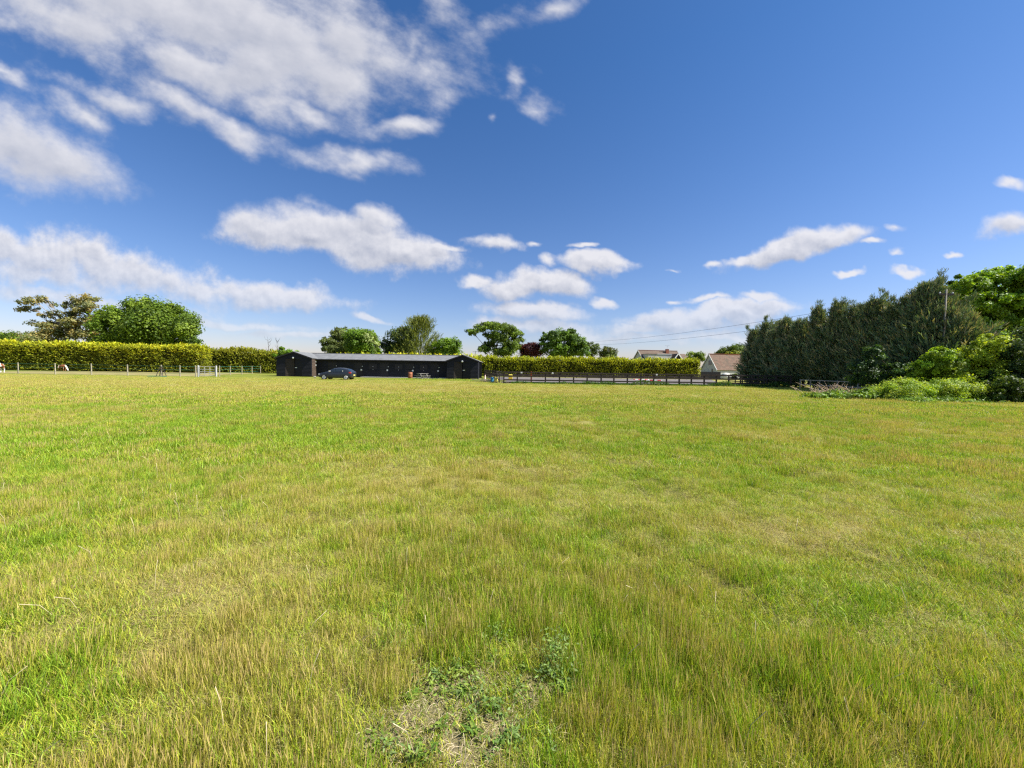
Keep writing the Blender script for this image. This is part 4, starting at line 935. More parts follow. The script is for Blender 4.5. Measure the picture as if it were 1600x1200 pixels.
    ws = MB(); ws.add([(-.85, -.62, .985), (-.85, .62, .985), (-.20, .52, 1.345), (-.20, -.52, 1.345), (-.82, -.62, .95), (-.82, .62, .95), (-.17, .52, 1.31), (-.17, -.52, 1.31)], [(0,1,2,3),(4,7,6,5),(0,4,5,1),(1,5,6,2),(2,6,7,3),(3,7,4,0)]); ws.build('windscreen', M['glass'], body)
    MB().box(h - .06, h + .01, -.26, .26, .52, .63).build('number_plate', principled('plate', (.7, .6, .15), .5), body)
    MB().box(.93, 1.0, -.86, -.84, .96, 1.12).build('window_trim', M['chrome'], body)
    for x_ in (-h + .78, -h + .78 + 2.52):
        for s in (-1, 1):
            Mx = Matrix.Translation((x_, s * .78, .31)) @ Matrix.Rotation(R(90) * s, 4, 'X')
            wh = MB().lathe([(.20, -.10), (.30, -.10), (.315, -.06), (.315, .06), (.30, .10), (.205, .10)], 24, M4=Mx).build('wheel', M['tyre'], e, smooth=True)
            rm = MB().lathe([(.20, -.09), (.215, -.095), (.20, -.118), (.17, -.105), (.05, -.10)], 20, M4=Mx)
            for k_ in range(5): rm.box(.03, .185, -.035, .035, -.125, -.107, M4=Mx @ Matrix.Rotation(k_ * 2*math.pi/5, 4, 'Z'))
            rm.build('rim', M['alloy'], wh)
            MB().lathe([(.335, -.085), (.36, -.09), (.36, -.03), (.335, -.03)], 24, M4=Mx).build('wheel_arch', M['tyre'], wh) if False else None
    return e
car()

# ------------------------------------------------------------------ small things by the stables
M['drum'] = principled('rusty_orange_drum', (0.30, 0.11, 0.055), .7, .3, var=.25, vscale=4)
D_ = 56.0; mb = MB(); mb.lathe([(.28, 0), (.30, .02), (.30, .28), (.315, .30), (.30, .32), (.30, .58), (.315, .60), (.30, .62), (.30, .86), (.28, .89), (.25, .87)], 20)
o = mb.build('oil_drum', M['drum'], None, (gx(641, D_), D_, G(gx(641, D_), D_)), smooth=True); tag(o, 'rusty orange drum standing upright before the stable doors', 'drum')
M['greywood'] = principled('weathered_grey_wood', (0.26, 0.25, 0.22), .9, .15, var=.25, vscale=5, bump=.3)
D_ = 54.5; e = empty('picnic_table', (gx(660, D_), D_, 0), 'grey weathered picnic table with attached benches near the orange drum', 'table', rz=R(52))
mb = MB()
for k_ in range(5): mb.box(-.75, .75, -.36 + k_*.145, -.36 + k_*.145 + .13, .72, .76)
mb.build('tabletop', M['greywood'], e)
for s in (-1, 1):
    mb = MB()
    for k_ in range(2): mb.box(-.75, .75, s*.70 + k_*.13 - .13, s*.70 + k_*.13 - .01, .42, .46)
    mb.build('bench_seat', M['greywood'], e)
for x_ in (-.52, .52):
    for s in (-1, 1): MB().bar((x_, s*.62, 0), (x_, s*.22, .72), .09, .05).build('leg', M['greywood'], e)
    MB().bar((x_ + .06, -.8, .40), (x_ + .06, .8, .40), .045, .09).build('cross_beam', M['greywood'], e)
# white bucket beside the car
bx_ = gx(491.8, 48.2); o = MB().lathe([(.11, 0), (.15, .30), (.16, .30), (.16, .32), (.135, .32), (.10, .03)], 16).build('bucket', M['white'], None, (bx_, 48.2, G(bx_, 48.2)), smooth=True); tag(o, 'small white bucket on the grass in front of the car bonnet', 'bucket')
# heap of planks, drums, bin, post
D_ = 46.5; e = empty('plank_pile', (gx(760, D_), D_, 0), 'untidy heap of pale old planks lying at the right corner of the stables', 'planks')
for k_ in range(9):
    a_ = R(-12 + rnd.uniform(-9, 9)); x_ = -.9 + k_*.2 + rnd.uniform(-.2, .2); l_ = rnd.uniform(.8, 1.3); y_ = rnd.uniform(-.5, .5); z_ = .06 + .05 * (k_ % 5)
    MB().bar((x_ - l_*math.cos(a_), y_ - l_*math.sin(a_), z_ + rnd.uniform(.02, .28)), (x_ + l_*math.cos(a_), y_ + l_*math.sin(a_), z_), .14, .035).build('plank', M['greyrail'], e)
M['blue'] = principled('blue_plastic', (0.02, 0.16, 0.30), .5, .4, var=.1); M['yellow'] = principled('yellow_plastic', (0.72, 0.50, 0.03), .5, .4, var=.08); M['lemon'] = principled('faded_yellow_plastic', (0.55, 0.50, 0.08), .5, .4, var=.1)
def barrel(nm, px, D_, r_, h_, mat, lab):
    x_ = gx(px, D_); o = MB().lathe([(r_*.9, 0), (r_, .04), (r_*1.05, h_*.33), (r_, h_*.36), (r_*1.05, h_*.66), (r_, h_*.9), (r_*.85, h_), (r_*.3, h_ + .01)], 18).build(nm, mat, None, (x_, D_, G(x_, D_)), smooth=True); tag(o, lab, 'barrel', 'coloured plastic barrels by the arena corner'); return o
barrel('barrel', 769, 46, .17, .58, M['blue'], 'blue plastic barrel between the planks and the arena corner')
barrel('barrel', 775, 45.2, .18, .62, M['lemon'], 'faded yellow plastic barrel beside the blue one')
x_ = gx(758, 50.5); o = MB().lathe([(.16, 0), (.16, .03), (.10, .04), (.05, .75), (.02, .78)], 14).build('traffic_cone', principled('pale_pink_plastic', (.75, .50, .42), .6), None, (x_, 50.5, 0), smooth=True); tag(o, 'pale pink cone standing behind the heap of planks', 'cone')
D_ = 54; x_ = gx(797.5, D_); e = empty('plastic_bin', (x_, D_, 0), 'bright yellow lidded bin standing on the arena sand', 'bin')
MB().box(-.27, .27, -.22, .22, .02, .56).build('bin_body', M['yellow'], e, bevel=.03); MB().box(-.25, .25, -.24, .24, .60, .84).build('lid', principled('pale_yellow', (.80, .66, .10), .5), e, bevel=.04)
MB().box(-.23, .23, -.20, .20, .55, .61).build('rim', M['rust'], e)
# wire hurdle leaning at the corner
D_ = 44.6; x_ = gx(780, D_); e = empty('hurdle', (x_, D_, 0), 'dark mesh hurdle leaning upright at the arena corner post', 'hurdle'); mb = MB()
for k_ in range(6): mb.bar((-.28 + k_*.11, 0, .05), (-.28 + k_*.11, .05, 1.35), .02, .02)
for k_ in range(7): mb.bar((-.30, .01, .1 + k_*.2), (.30, .01, .1 + k_*.2), .02, .02)
mb.build('mesh_panel', M['greyrail'], e); mb = MB(); mb.bar((-.32, 0, 0), (-.32, 0, 1.4), .06, .06); mb.bar((.32, 0, 0), (.32, 0, 1.4), .06, .06); mb.build('upright', M['fencewood'], e)
# poles on the sand
M['redwhite'] = bpy.data.materials.new('red_white_stripes'); M['redwhite'].use_nodes = True
t = NT(M['redwhite'].node_tree); p = M['redwhite'].node_tree.nodes['Principled BSDF']; s3 = t.n('ShaderNodeSeparateXYZ'); t.set(s3.inputs[0], t.n('ShaderNodeTexCoord').outputs['Object'])
t.set(p.inputs['Base Color'], t.mix(t.m('GREATER_THAN', t.m('FRACT', t.m('MULTIPLY', s3.outputs[0], .9)), .5), (.75, .72, .70), (.55, .04, .05)))
for (px, D_, rz_, lab) in ((1002, 66, 6, 'red and white striped pole lying on the arena sand, farther from the house'), (1021, 62, -8, 'red and white striped pole lying on the arena sand, nearer the cottage')):
    x_ = gx(px, D_); o = MB().tube([(-1.3, 0, 0), (1.3, 0, 0)], .09, 10).build('jump_pole', M['redwhite'], None, (x_, D_, .11)); o.rotation_euler = (0, 0, R(rz_)); tag(o, lab, 'pole', 'striped poles on the arena sand')
# trestle by the paddock fence, hose on the grass
D_ = 47.3; x_ = gx(252, D_); e = empty('trestle', (x_, D_, 0), 'dark A frame trestle straddling a pale post of the paddock fence', 'trestle')
for s in (-1, 1):
    for y_ in (-.25, .25): MB().bar((s*.42, y_, 0), (s*.10, y_ * .3, 1.15), .055, .055).build('leg', M['fencewood'], e)
MB().bar((-.16, 0, 1.15), (.16, 0, 1.15), .06, .10).build('top_beam', M['fencewood'], e)
x_ = gx(244, 46.6); o = MB().tube([(-1.0, 0, .05), (-.3, .12, .06), (.5, 0, .05), (1.1, .1, .05)], .045, 8).build('hose', M['tape'], None, (x_, 46.6, 0.02)); tag(o, 'green hose lying on the grass by the trestle', 'hose')
# white tags hung on the arena fence
for (px, lab) in ((814.5, 'small white tag on the arena fence top rail near the yellow bin'), (863, 'small white tag on the arena fence right of the reddish post'), (1025, 'small white tag on the arena fence below the tiled house')):
    q_ = onfence(px); o = MB().box(-.09, .09, -.02, .01, -.09, .06).build('tag', M['white'], None, (q_[0], q_[1] - .10, 1.22 + G(*q_)), bevel=.006); tag(o, lab, 'tag', 'white tags on the arena fence')

# ------------------------------------------------------------------ houses
def tile_mat(name, a, b, c):
    mt = bpy.data.materials.new(name); mt.use_nodes = True; t = NT(mt.node_tree); p = mt.node_tree.nodes['Principled BSDF']
    co = t.n('ShaderNodeTexCoord').outputs['Object']; vz = t.n('ShaderNodeTexVoronoi'); t.set(vz.inputs['Vector'], co); vz.inputs['Scale'].default_value = 3.2
    nz_ = t.noise(co, .9, 5, .7).outputs['Fac']; cc = t.mix(vz.outputs['Color'], a, b); cc = t.mix(t.mr(nz_, .45, .75), cc, c); t.set(p.inputs['Base Color'], cc); p.inputs['Roughness'].default_value = .9
    wv = t.n('ShaderNodeTexWave', bands_direction='Z'); t.set(wv.inputs[0], co); wv.inputs['Scale'].default_value = 1.6
    bn = t.n('ShaderNodeBump', ins={'Strength': .6, 'Distance': .05, 'Height': wv.outputs['Fac']}); mt.node_tree.links.new(bn.outputs[0], p.inputs['Normal']); return mt
M['tileA'] = tile_mat('brown_pantiles', (0.11, 0.072, 0.048), (0.165, 0.115, 0.08), (0.095, 0.078, 0.058)); M['tileB'] = tile_mat('mossy_red_pantiles', (0.12, 0.065, 0.042), (0.19, 0.12, 0.08), (0.075, 0.068, 0.045))
M['render'] = principled('pale_render', (0.48, 0.48, 0.45), .85, .2, var=.06, vscale=2); M['brick'] = principled('red_brick', (0.28, 0.11, 0.07), .9, .1, var=.2, vscale=12); M['wglass'] = principled('window_glass', (0.03, 0.04, 0.05), .08, .8); M['solar'] = principled('pale_dormer_cladding', (0.55, 0.60, 0.66), .35, .5)
def slabroof(mb, quad, th=.12):
    V = [Vector(q_) for q_ in quad]; n_ = (V[1]-V[0]).cross(V[3]-V[0]).normalized(); 
    if n_.z < 0: n_ = -n_
    mb.add(V + [q_ - n_*th for q_ in V], [(0,1,2,3),(4,7,6,5),(0,4,5,1),(1,5,6,2),(2,6,7,3),(3,7,4,0)])
def gable_house(name, label, O, rz, L_, W_, he, hr, wall, roof, ov=.3):
    """local x along the ridge 0..L, y 0..W, gable at x=0 facing -x"""
    e = empty(name, O, label, 'house', rz=rz); mb = MB(); n = [(0, 0, 0), (0, W_, 0), (0, W_, he), (0, W_/2, hr), (0, 0, he)]; V = n + [(L_, b, c) for a, b, c in n]
    mb.add(V, [(0,1,2,3,4), (9,8,7,6,5), (0,5,6,1), (1,6,7,2), (0,4,9,5)]); mb.build('wall', wall, e)
    mb = MB(); sl = (hr - he) / (W_/2)
    for s, y_ in ((0, -ov), (1, W_ + ov)): slabroof(mb, [(-ov, W_/2, hr + .08), (L_ + ov, W_/2, hr + .08), (L_ + ov, y_, he - ov*sl + .08), (-ov, y_, he - ov*sl + .08)])
    rf = mb.build('roof', roof, e); MB().bar((-ov, W_/2, hr + .12), (L_ + ov, W_/2, hr + .12), .3, .12).build('ridge_tiles', M['brick'], rf)
    mb = MB()
    for y_ in (-ov, W_ + ov): mb.bar((-ov - .02, W_/2, hr - .02), (-ov - .02, y_, he - ov*sl - .02), .05, .22)
    mb.build('barge_board', M['white'], e); return e, rf
# farther house A: gable apex at px 999, ridge to px 1058
DA = 124.0; pA = at(999.5, 547.5, DA); pB = at(1058, 548.8, DA + 2); LA = (Vector((pB.x, pB.y)) - Vector((pA.x, pA.y))).length; WA = 7.5
rzA = math.atan2(2, pB.x - pA.x); eA, rfA = gable_house('house', 'farther house with brown tiled roof, chimney and white gable over the hedge', (pA.x + .3, DA - WA/2, 0), rzA, LA, WA, pA.z - 3.1, pA.z, M['render'], M['tileA'])
def lA(px, py, dd=0): p_ = at(px, py, DA - WA/2 + dd); return eA.matrix_basis.inverted() @ p_ if False else Matrix.Translation((pA.x + .3, DA - WA/2, 0)).inverted() @ p_
bpy.context.view_layer.update()
iA = eA.matrix_world.inverted()
q_ = iA @ at(1044, 547, DA); mb = MB(); mb.box(q_.x - .45, q_.x + .45, WA/2 - 1.1, WA/2 - .5, pA.z - 1.6, pA.z + .45); mb.box(q_.x - .5, q_.x + .5, WA/2 - 1.15, WA/2 - .45, pA.z + .45, pA.z + .55); ch = mb.build('chimney', M['brick'], rfA)
mb = MB(); mb.tube([(q_.x, WA/2 - .8, pA.z + .5), (q_.x, WA/2 - .8, pA.z + 1.7)], .03, 6); mb.bar((q_.x - .7, WA/2 - .8, pA.z + 1.55), (q_.x + .8, WA/2 - .8, pA.z + 1.65), .05, .05)
for k_ in range(5): mb.bar((q_.x - .6 + k_*.3, WA/2 - 1.15, pA.z + 1.58), (q_.x - .6 + k_*.3, WA/2 - .45, pA.z + 1.58), .03, .03)
mb.build('aerial', M['steel'], ch)
a0, a1 = iA @ at(1009, 555, DA - 4), iA @ at(1049, 555, DA - 4); zt_ = at(1030, 553.8, DA - 4).z
MB().box(a0.x, a1.x, -1.6, WA/2 - 1.2, 3.0, zt_).build('dormer', M['render'], rfA); MB().box((iA @ at(1027, 555, DA - 5)).x, a1.x + .1, -1.75, WA/2 - 1.1, zt_ + .005, zt_ + .14).build('dormer_roof', M['solar'], rfA)
MB().box(a0.x - .1, (iA @ at(1026.7, 555, DA - 5)).x, -1.75, WA/2 - 1.1, zt_ + .003, zt_ + .12).build('dormer_roof', M['blacktrim'], rfA)
g0, g1 = iA @ at(1048, 562, DA - 6), iA @ at(1071, 562, DA - 6); gm_ = (g0.x + g1.x) / 2; ga_ = at(1060, 552.5, DA - 6).z; ge_ = ga_ - 2.6
mb = MB(); mb.add([(g0.x+.3, -3.4, 0), (g1.x-.3, -3.4, 0), (g1.x-.3, -3.4, ge_), (gm_, -3.4, ga_ - .1), (g0.x+.3, -3.4, ge_), (g0.x+.3, 0, 0), (g1.x-.3, 0, 0), (g1.x-.3, 0, ge_), (gm_, 0, ga_ - .1), (g0.x+.3, 0, ge_)], [(0,1,2,3,4), (0,5,9,4), (1,2,7,6), (9,8,7,6,5)]); mb.build('porch_wall', M['blacktrim'], eA)
mb = MB()
for xe in (g0.x, g1.x): slabroof(mb, [(gm_, -3.8, ga_), (gm_, 1.5, ga_), (xe, 1.5, ge_ - .2), (xe, -3.8, ge_ - .2)])
mb.build('porch_roof', M['tileA'], eA); mb = MB()
for xe in (g0.x, g1.x): mb.bar((gm_, -3.85, ga_ + .02), (xe, -3.85, ge_ - .2), .06, .30)
mb.build('porch_barge_board', M['white'], eA)
r0, r1 = iA @ at(1061, 553, DA), iA @ at(1077, 553, DA); zz = at(1068, 552.5, DA).z
mb = MB(); slabroof(mb, [(LA + .35, WA/2, zz), (r1.x, WA/2, zz), (r1.x + .6, -.6, zz - 2.2), (LA + .35, -.6, zz - 2.2)]); slabroof(mb, [(LA + .35, WA/2, zz), (r1.x, WA/2, zz), (r1.x + .6, WA + .6, zz - 2.2), (LA + .35, WA + .6, zz - 2.2)]); mb.build('lower_roof', M['tileA'], eA)
MB().box(LA + .02, r1.x, .2, WA - .2, 0, zz - 2.1).build('side_wall', M['render'], eA)
q1_ = iA @ at(1004, 556, DA)
# cottage B
DB = 95.0; apx = at(1106.5, 554.0, DB + 2.2); le = at(1120, 577.0, DB); HB = apx.z; eB_ = le.z
# gable wall from px 1096 (back) to 1120 (front)
f0 = Vector((gx(1120, DB), DB)); WB = 6.6; b0x = gx(1095, DB + 5.5); b0 = Vector((b0x, DB + 5.5)); WB = (b0 - f0).length; ang = math.atan2(b0.y - f0.y, b0.x - f0.x) - math.pi/2
eB, rfB = gable_house('cottage', 'white rendered cottage with mottled red tiled roof beside the cypresses', (f0.x, f0.y, 0), ang, 13.0, WB, eB_, HB + .1, M['render'], M['tileB'], ov=.2)
for y_, z0_, z1_, w_, nm in ((WB/2 - .1, 3.15, 4.35, .55, 'a'), (WB/2 - .78, 3.15, 4.35, .55, 'a'), (WB*.27, 1.55, 2.3, .6, 'b')):
    fr = MB().box(-.06, .03, y_ - w_/2 - .06, y_ + w_/2 + .06, z0_ - .06, z1_ + .06).build('window', M['white'], eB); MB().box(-.09, -.062, y_ - w_/2, y_ + w_/2, z0_, z1_).build('pane', M['wglass'], fr)
e = MB().box(0, 4.6, 0, .08, 0, 1.55).build('board_fence', M['blacktrim'], None, (gx(1094, 90), 90, 0)); tag(e, 'dark close boarded fence panel in front of the white cottage gable', 'fence')
# pale covered shapes near the cottage wall
o = MB().lathe([(1.0, 0), (1.05, .5), (.9, 1.0), (.5, 1.32), (.1, 1.42)], 20).build('covered_hay_bale', principled('white_cover', (.66, .64, .56), .6, .3, var=.1), None, (gx(1134, 84), 84, 0), smooth=True); tag(o, 'rounded white covered bale behind the arena fence before the cottage', 'bale', 'white covered bales near the cottage')
o2 = o.copy(); COL.objects.link(o2); o2.location = (gx(1166, 80), 80, 0); o2.scale = (.8, .8, .9); o2['label'] = 'smaller white covered bale half under the first cypress'
shrub('shrub', 'low dark green shrub between the arena fence and the cottage wall', 84, [(1150, 589, 10, 4), (1143, 590, 6, 4)], 1148, 90, 22, .3, DRK, 70)

# ------------------------------------------------------------------ utility pole and wires
M['pole'] = principled('pale_grey_pole', (0.24, 0.22, 0.18), .85, .2, var=.15); M['wire'] = principled('dark_wire', (0.03, 0.03, 0.035), .6, .3)
def upole(px, D_, zt_, lab):
    x_ = gx(px, D_); e = empty('utility_pole', (x_, D_, 0), lab, 'pole', None); MB().tube([(0,0,0), (0,0,zt_)], [.08, .055], 10).build('pole', M['pole'], e, smooth=True)
    MB().box(-.6, .6, -.05, .05, zt_ - .45, zt_ - .33).build('cross_arm', M['fencewood'], e)
    for s in (-.5, .5): MB().lathe([(.04, 0), (.06, .05), (.03, .12)], 8).build('insulator', M['white'], e, (s, 0, zt_ - .33))
    return Vector((x_, D_, zt_))
# stands just in front of the cypress row so that it shows against them
P1 = upole(1469, 31.6, at(1469, 452, 31.6).z, 'grey wooden utility pole rising among the cypresses at the right')
P2 = at(878, 533, 128)
for s, dz1, dz2, lab in ((-.5, -.2, -.2, 'upper overhead wire sloping down to the left across the sky'), (.5, -1.0, -1.0, 'lower overhead wire sloping down to the left across the sky')):
    pts = []
    for i in range(25):
        f_ = i / 24; q_ = P1.lerp(P2, f_); q_.z += -1.3 * 4 * f_ * (1 - f_) + (dz1 if s > 0 else -.2); q_.x += s; pts.append(q_)
    o = MB().tube(pts, .016, 5).build('overhead_wire', M['wire']); tag(o, lab, 'wire', 'overhead wires')
x_ = gx(742.5, 76); e = empty('aerial_mast', (x_, 76, 0), 'thin mast with small cross arms behind the right stable wing', 'mast'); zt_ = at(742.5, 548.5, 76).z
MB().tube([(0,0,0), (0,0,zt_)], .05, 6).build('mast', M['pole'], e); MB().bar((-.55, 0, zt_ - .15), (.45, 0, zt_ - .1), .06, .06).build('cross_arm', M['pole'], e)
# bare saplings behind the lower hedge
def sapling(px, top, D_, seed, lab):
    g_ = random.Random(seed); x_ = gx(px, D_); zt = at(px, top, D_).z; e = empty('sapling', (x_, D_, 0), lab, 'sapling', 'bare saplings behind the hedge'); mb = MB()
    mb.tube([(0,0,0), (.1,0,zt*.5), (-.2,0,zt)], [.07, .05, .012], 5)
    for k_ in range(14):
        z_ = zt * g_.uniform(.45, .95); a_ = g_.uniform(0, 6.28); l_ = g_.uniform(.5, 1.3); mb.tube([(0, 0, z_), (math.cos(a_)*l_*.6, math.sin(a_)*l_*.6, z_ + l_*.5), (math.cos(a_)*l_*.8, math.sin(a_)*l_*.8, z_ + l_*1.1)], [.03, .02, .008], 4)
    mb.build('trunk', M['bark'], e)
sapling(420, 526, 84, 1, 'bare thin sapling above the lower hedge, farther from the stables'); sapling(434, 531, 84, 2, 'bare thin sapling above the lower hedge, nearer the stables')

# ------------------------------------------------------------------ brush pile and weeds at the right
e = empty('brush_pile', (gx(1305, 27.5), 27.5, 0), 'heap of dead brown branches with long pale boughs at the field edge', 'branches')
g_ = random.Random(4); mb = MB(); 
for k_ in range(170):
    x0_ = g_.gauss(0, .85); y0_ = g_.gauss(0, .4); a_ = g_.uniform(0, 6.28); l_ = g_.uniform(.3, 1.1); el = g_.uniform(.0, .8); z_ = g_.uniform(0, .42) * math.exp(-(x0_/1.4)**2)
    d_ = Vector((math.cos(a_)*math.cos(el), math.sin(a_)*math.cos(el), math.sin(el))); p0 = Vector((x0_, y0_, z_)); p1 = p0 + d_*l_*.5 + Vector((0, 0, .03)); p2 = p0 + d_*l_ + Vector((g_.uniform(-.1, .1), 0, g_.uniform(-.05, .15)))
    mb.tube([p0, p1, p2], [.014, .01, .004], 4)
mb.build('twigs', M['deadwood'], e)
def pt_(px, py, D_): q_ = at(px, py, D_); return Vector((q_.x - e.location.x, D_ - 27.5, q_.z))
for k_, ch_ in enumerate([[(1290, 613), (1262, 605), (1243, 597)], [(1283, 614), (1268, 606), (1258, 598)], [(1245, 608), (1236, 604), (1234, 603)], [(1318, 612), (1312, 604), (1300, 601)], [(1325, 614), (1310, 602), (1303, 599)], [(1332, 612), (1318, 606), (1309, 601)], [(1280, 614), (1278, 607), (1272, 604)], [(1327, 612), (1322, 605), (1324, 600)]]):
    pp = [pt_(a_, b_, 27.4 + .1*(k_ % 3)) for a_, b_ in ch_]; MB().tube(pp, [.035, .022, .008], 5).build('bough', M['deadwood'], e)
def weeds(name, label, D_, bl, base, ncl, cols_, seed, kind='stuff'):
    bx_ = gx(base, D_); C, A, B, col = crown([(at(b[0], b[1], D_).x - bx_, (i % 3 - 1) * .3, at(b[0], b[1], D_).z, b[2]*D_/622, b[3]*D_/622*1.6, b[4]*D_/622) for i, b in enumerate(bl)] if len(bl[0]) == 5 else [], ncl, 22, .07, cols_, seed, .7, .6, .1, elong=2.2)
    o = link(name, leaf_mesh(name, C, A, B, col), M['leaf'], None, (bx_, D_, 0)); tag(o, label, 'weeds', kind=kind); return o
WG = [(0.16,0.27,0.025),(0.21,0.34,0.03),(0.11,0.19,0.02)]
weeds('nettle_patch', 'bright green nettles growing round the heap of branches', 26.8, [(1268, 618, 12, 14, 3), (1295, 618, 20, 14, 4), (1318, 618, 18, 14, 7), (1340, 618, 16, 14, 7), (1360, 621, 18, 14, 5), (1385, 624, 14, 14, 3), (1347, 611, 5, 4, 6)], 1310, 420, WG, 90)
weeds('weed_strip', 'low green weeds at the foot of the thicket and weed mounds', 24.5, [(1420, 627, 30, 14, 4), (1470, 628, 34, 14, 4), (1515, 630, 30, 12, 3), (1560, 632, 24, 10, 2.5)], 1500, 420, WG, 92)
fl_ = [(q_, 596 + (q_ - 787) * .011, 12, 8, 3 if q_ % 3 else 4.5) for q_ in range(870, 1235, 11)]
def fence_weeds():
    C = []; g__ = np.random.default_rng(7); xs = []
    for px in np.arange(800, 1236, 1.2):
        D_ = 43.6 + (px - 787) / 453 * 1.4 - .2; hgt = .14 + .60 * max(0, float(vn(px * .06, 3., 3)) - .30) * (1.3 if px > 860 else .5)
        n = 16; x_ = gx(px, D_); C.append(np.stack([x_ + g__.normal(0, .12, n), D_ + g__.normal(0, .15, n), np.abs(g__.uniform(0, 1, n)) * hgt], -1))
    C = np.concatenate(C); n = len(C); dd_ = g__.normal(size=(n, 3)) * .35 + np.array([0, 0, 1]); dd_ /= np.linalg.norm(dd_, axis=1, keepdims=True); nb2 = np.cross(dd_, rand_dirs(g__, n)); nb2 /= np.linalg.norm(nb2, axis=1, keepdims=True)
    o = link('fence_line_grass', leaf_mesh('fence_line_grass', C, dd_ * .13, nb2 * .02, pal(g__, n, [(0.06,0.15,0.015),(0.09,0.19,0.02)], .25)), M['leaf']); tag(o, 'rank bright green grass growing along the arena fence foot', 'grass', kind='stuff')
fence_weeds()

# ------------------------------------------------------------------ weeds in the foreground
M['weedleaf'] = leaf_mat('weed_leaf', .25)
def rosette(px, py, r_, n, cols_, lab, seed, rise=.35, jag=True):
    r_ *= .42; n = int(n * 1.3); jag = True
    q_ = gp(px, py); g_ = np.random.default_rng(seed); Vs = []; Fs = []; Cc = []
    for k_ in range(n):
        a_ = g_.uniform(0, 6.28); l_ = r_ * g_.uniform(.5, 1.1); el = g_.uniform(.1, 1) * rise * 2; w_ = l_ * g_.uniform(.09, .15); base = np.array([g_.normal(0, r_*.25), g_.normal(0, r_*.25), .0])
        out = np.array([math.cos(a_), math.sin(a_), 0]); sd_ = np.array([-out[1], out[0], 0]); col = np.array(cols_[g_.integers(0, len(cols_))]) * g_.uniform(.75, 1.25); m_ = 8; b_ = len(Vs)
        for i in range(m_ + 1):
            f_ = i / m_; c_ = base + out * l_ * f_ * math.cos(el * (1 - .5*f_)) + np.array([0, 0, l_ * math.sin(el) * (f_ - .45 * f_*f_) + .01]); ww = w_ * math.sin(math.pi * min(1, f_ * .93 + .07)) ** .6 * ((1.25 if i % 2 else .55) if jag else 1)
            Vs += [c_ - sd_*ww + np.array([0, 0, ww*.4]), c_ + np.array([0, 0, 0]), c_ + sd_*ww + np.array([0, 0, ww*.4])]; Cc += [col] * 3
            if i: s_ = b_ + 3*(i-1); Fs += [(s_, s_+1, s_+4, s_+3), (s_+1, s_+2, s_+5, s_+4)]
    o = link('weed_plant', np_mesh('weed_plant', np.array(Vs), np.array(Fs), None, np.array(Cc)), M['weedleaf'], None, (q_.x, q_.y, G(q_.x, q_.y) + .01)); tag(o, lab, 'weed', 'broad leaved weeds in the near grass')
TH = [(0.17,0.26,0.07),(0.22,0.30,0.09),(0.12,0.20,0.05)]; DK = [(0.11,0.20,0.025),(0.15,0.24,0.03),(0.20,0.27,0.04)]
rosette(872, 1035, .15, 34, TH, 'tall blue green thistle at the right of the bare patch', 1, .9)
rosette(885, 1075, .13, 26, DK, 'dark green thistle directly below the tall blue green one', 2, .8)
rosette(775, 1105, .10, 18, TH, 'blue green thistle rosette in the middle of the bare patch', 3, .5)
rosette(682, 1060, .10, 18, TH, 'pale thistle rosette at the top left of the bare patch', 4, .4)
rosette(690, 1140, .10, 16, DK, 'green dock leaves low left in the bare patch', 5, .4, False)
rosette(800, 1165, .12, 20, TH, 'grey green weed at the bottom edge of the bare patch', 6, .5)
rosette(768, 1000, .10, 14, DK, 'green weed at the top edge of the bare patch', 7, .6)
rosette(432, 928, .08, 16, TH, 'small blue green rosette alone in the left dry grass', 8, .4)
rosette(645, 1190, .12, 18, DK, 'bright green leafy weed at the bottom left of the bare patch', 12, .8, False)
rosette(725, 1085, .12, 26, DK, 'spreading green weed just below the top of the bare patch', 14, .3, False)
rosette(820, 1050, .10, 20, DK, 'small leafy weed between the bare patch and the tall thistle', 15, .5, False)
rosette(640, 1090, .11, 22, DK, 'flat green weed on the left side of the bare patch', 16, .3)
rosette(740, 1150, .12, 24, DK, 'broad green weed in the lower middle of the bare patch', 17, .4, False)
def ground_weeds():
    g_ = np.random.default_rng(77); P = []
    for (px, py, rx, ry, n, hh) in [(720,1080,130,55,26,.05),(872,1040,28,36,48,.12),(690,1060,50,26,12,.05),(770,1110,60,40,20,.05),(640,1180,60,30,14,.08),(800,1170,50,30,12,.05),(770,1000,20,10,10,.08),(610,1010,30,10,10,.05)]:
        for k_ in range(n):
            q_ = gp(g_.normal(px, rx * .5), g_.normal(py, ry * .5)); m_ = int(g_.integers(10, 26)); r0 = g_.uniform(.012, .035)
            c_ = np.stack([g_.normal(q_.x, r0, m_), g_.normal(q_.y, r0, m_), np.abs(g_.normal(0, hh * .5, m_)) + .008], -1); c_[:, 2] += G(q_.x, q_.y); P.append((c_, g_.integers(0, 5)))
    C = np.concatenate([p_[0] for p_ in P]); cols_ = np.array([TH[0], TH[1], DK[0], DK[1], DK[2]]); col = np.concatenate([np.repeat(cols_[p_[1]][None], len(p_[0]), 0) for p_ in P]) * g_.uniform(.7, 1.3, (len(C), 1))
    N_ = g_.normal(size=C.shape) * .6 + np.array([0, 0, 1]); N_ /= np.linalg.norm(N_, axis=1, keepdims=True); A = np.cross(N_, rand_dirs(g_, len(C))); A /= np.linalg.norm(A, axis=1, keepdims=True); B = np.cross(N_, A); L_ = g_.uniform(.007, .017, (len(C), 1))
    o = link('ground_weeds', leaf_mesh('ground_weeds', C, A * L_, B * L_ * .38, col), M['weedleaf']); tag(o, 'low small leaved weeds matted over the thin grass of the bare patch', 'weeds', kind='stuff')
ground_weeds()
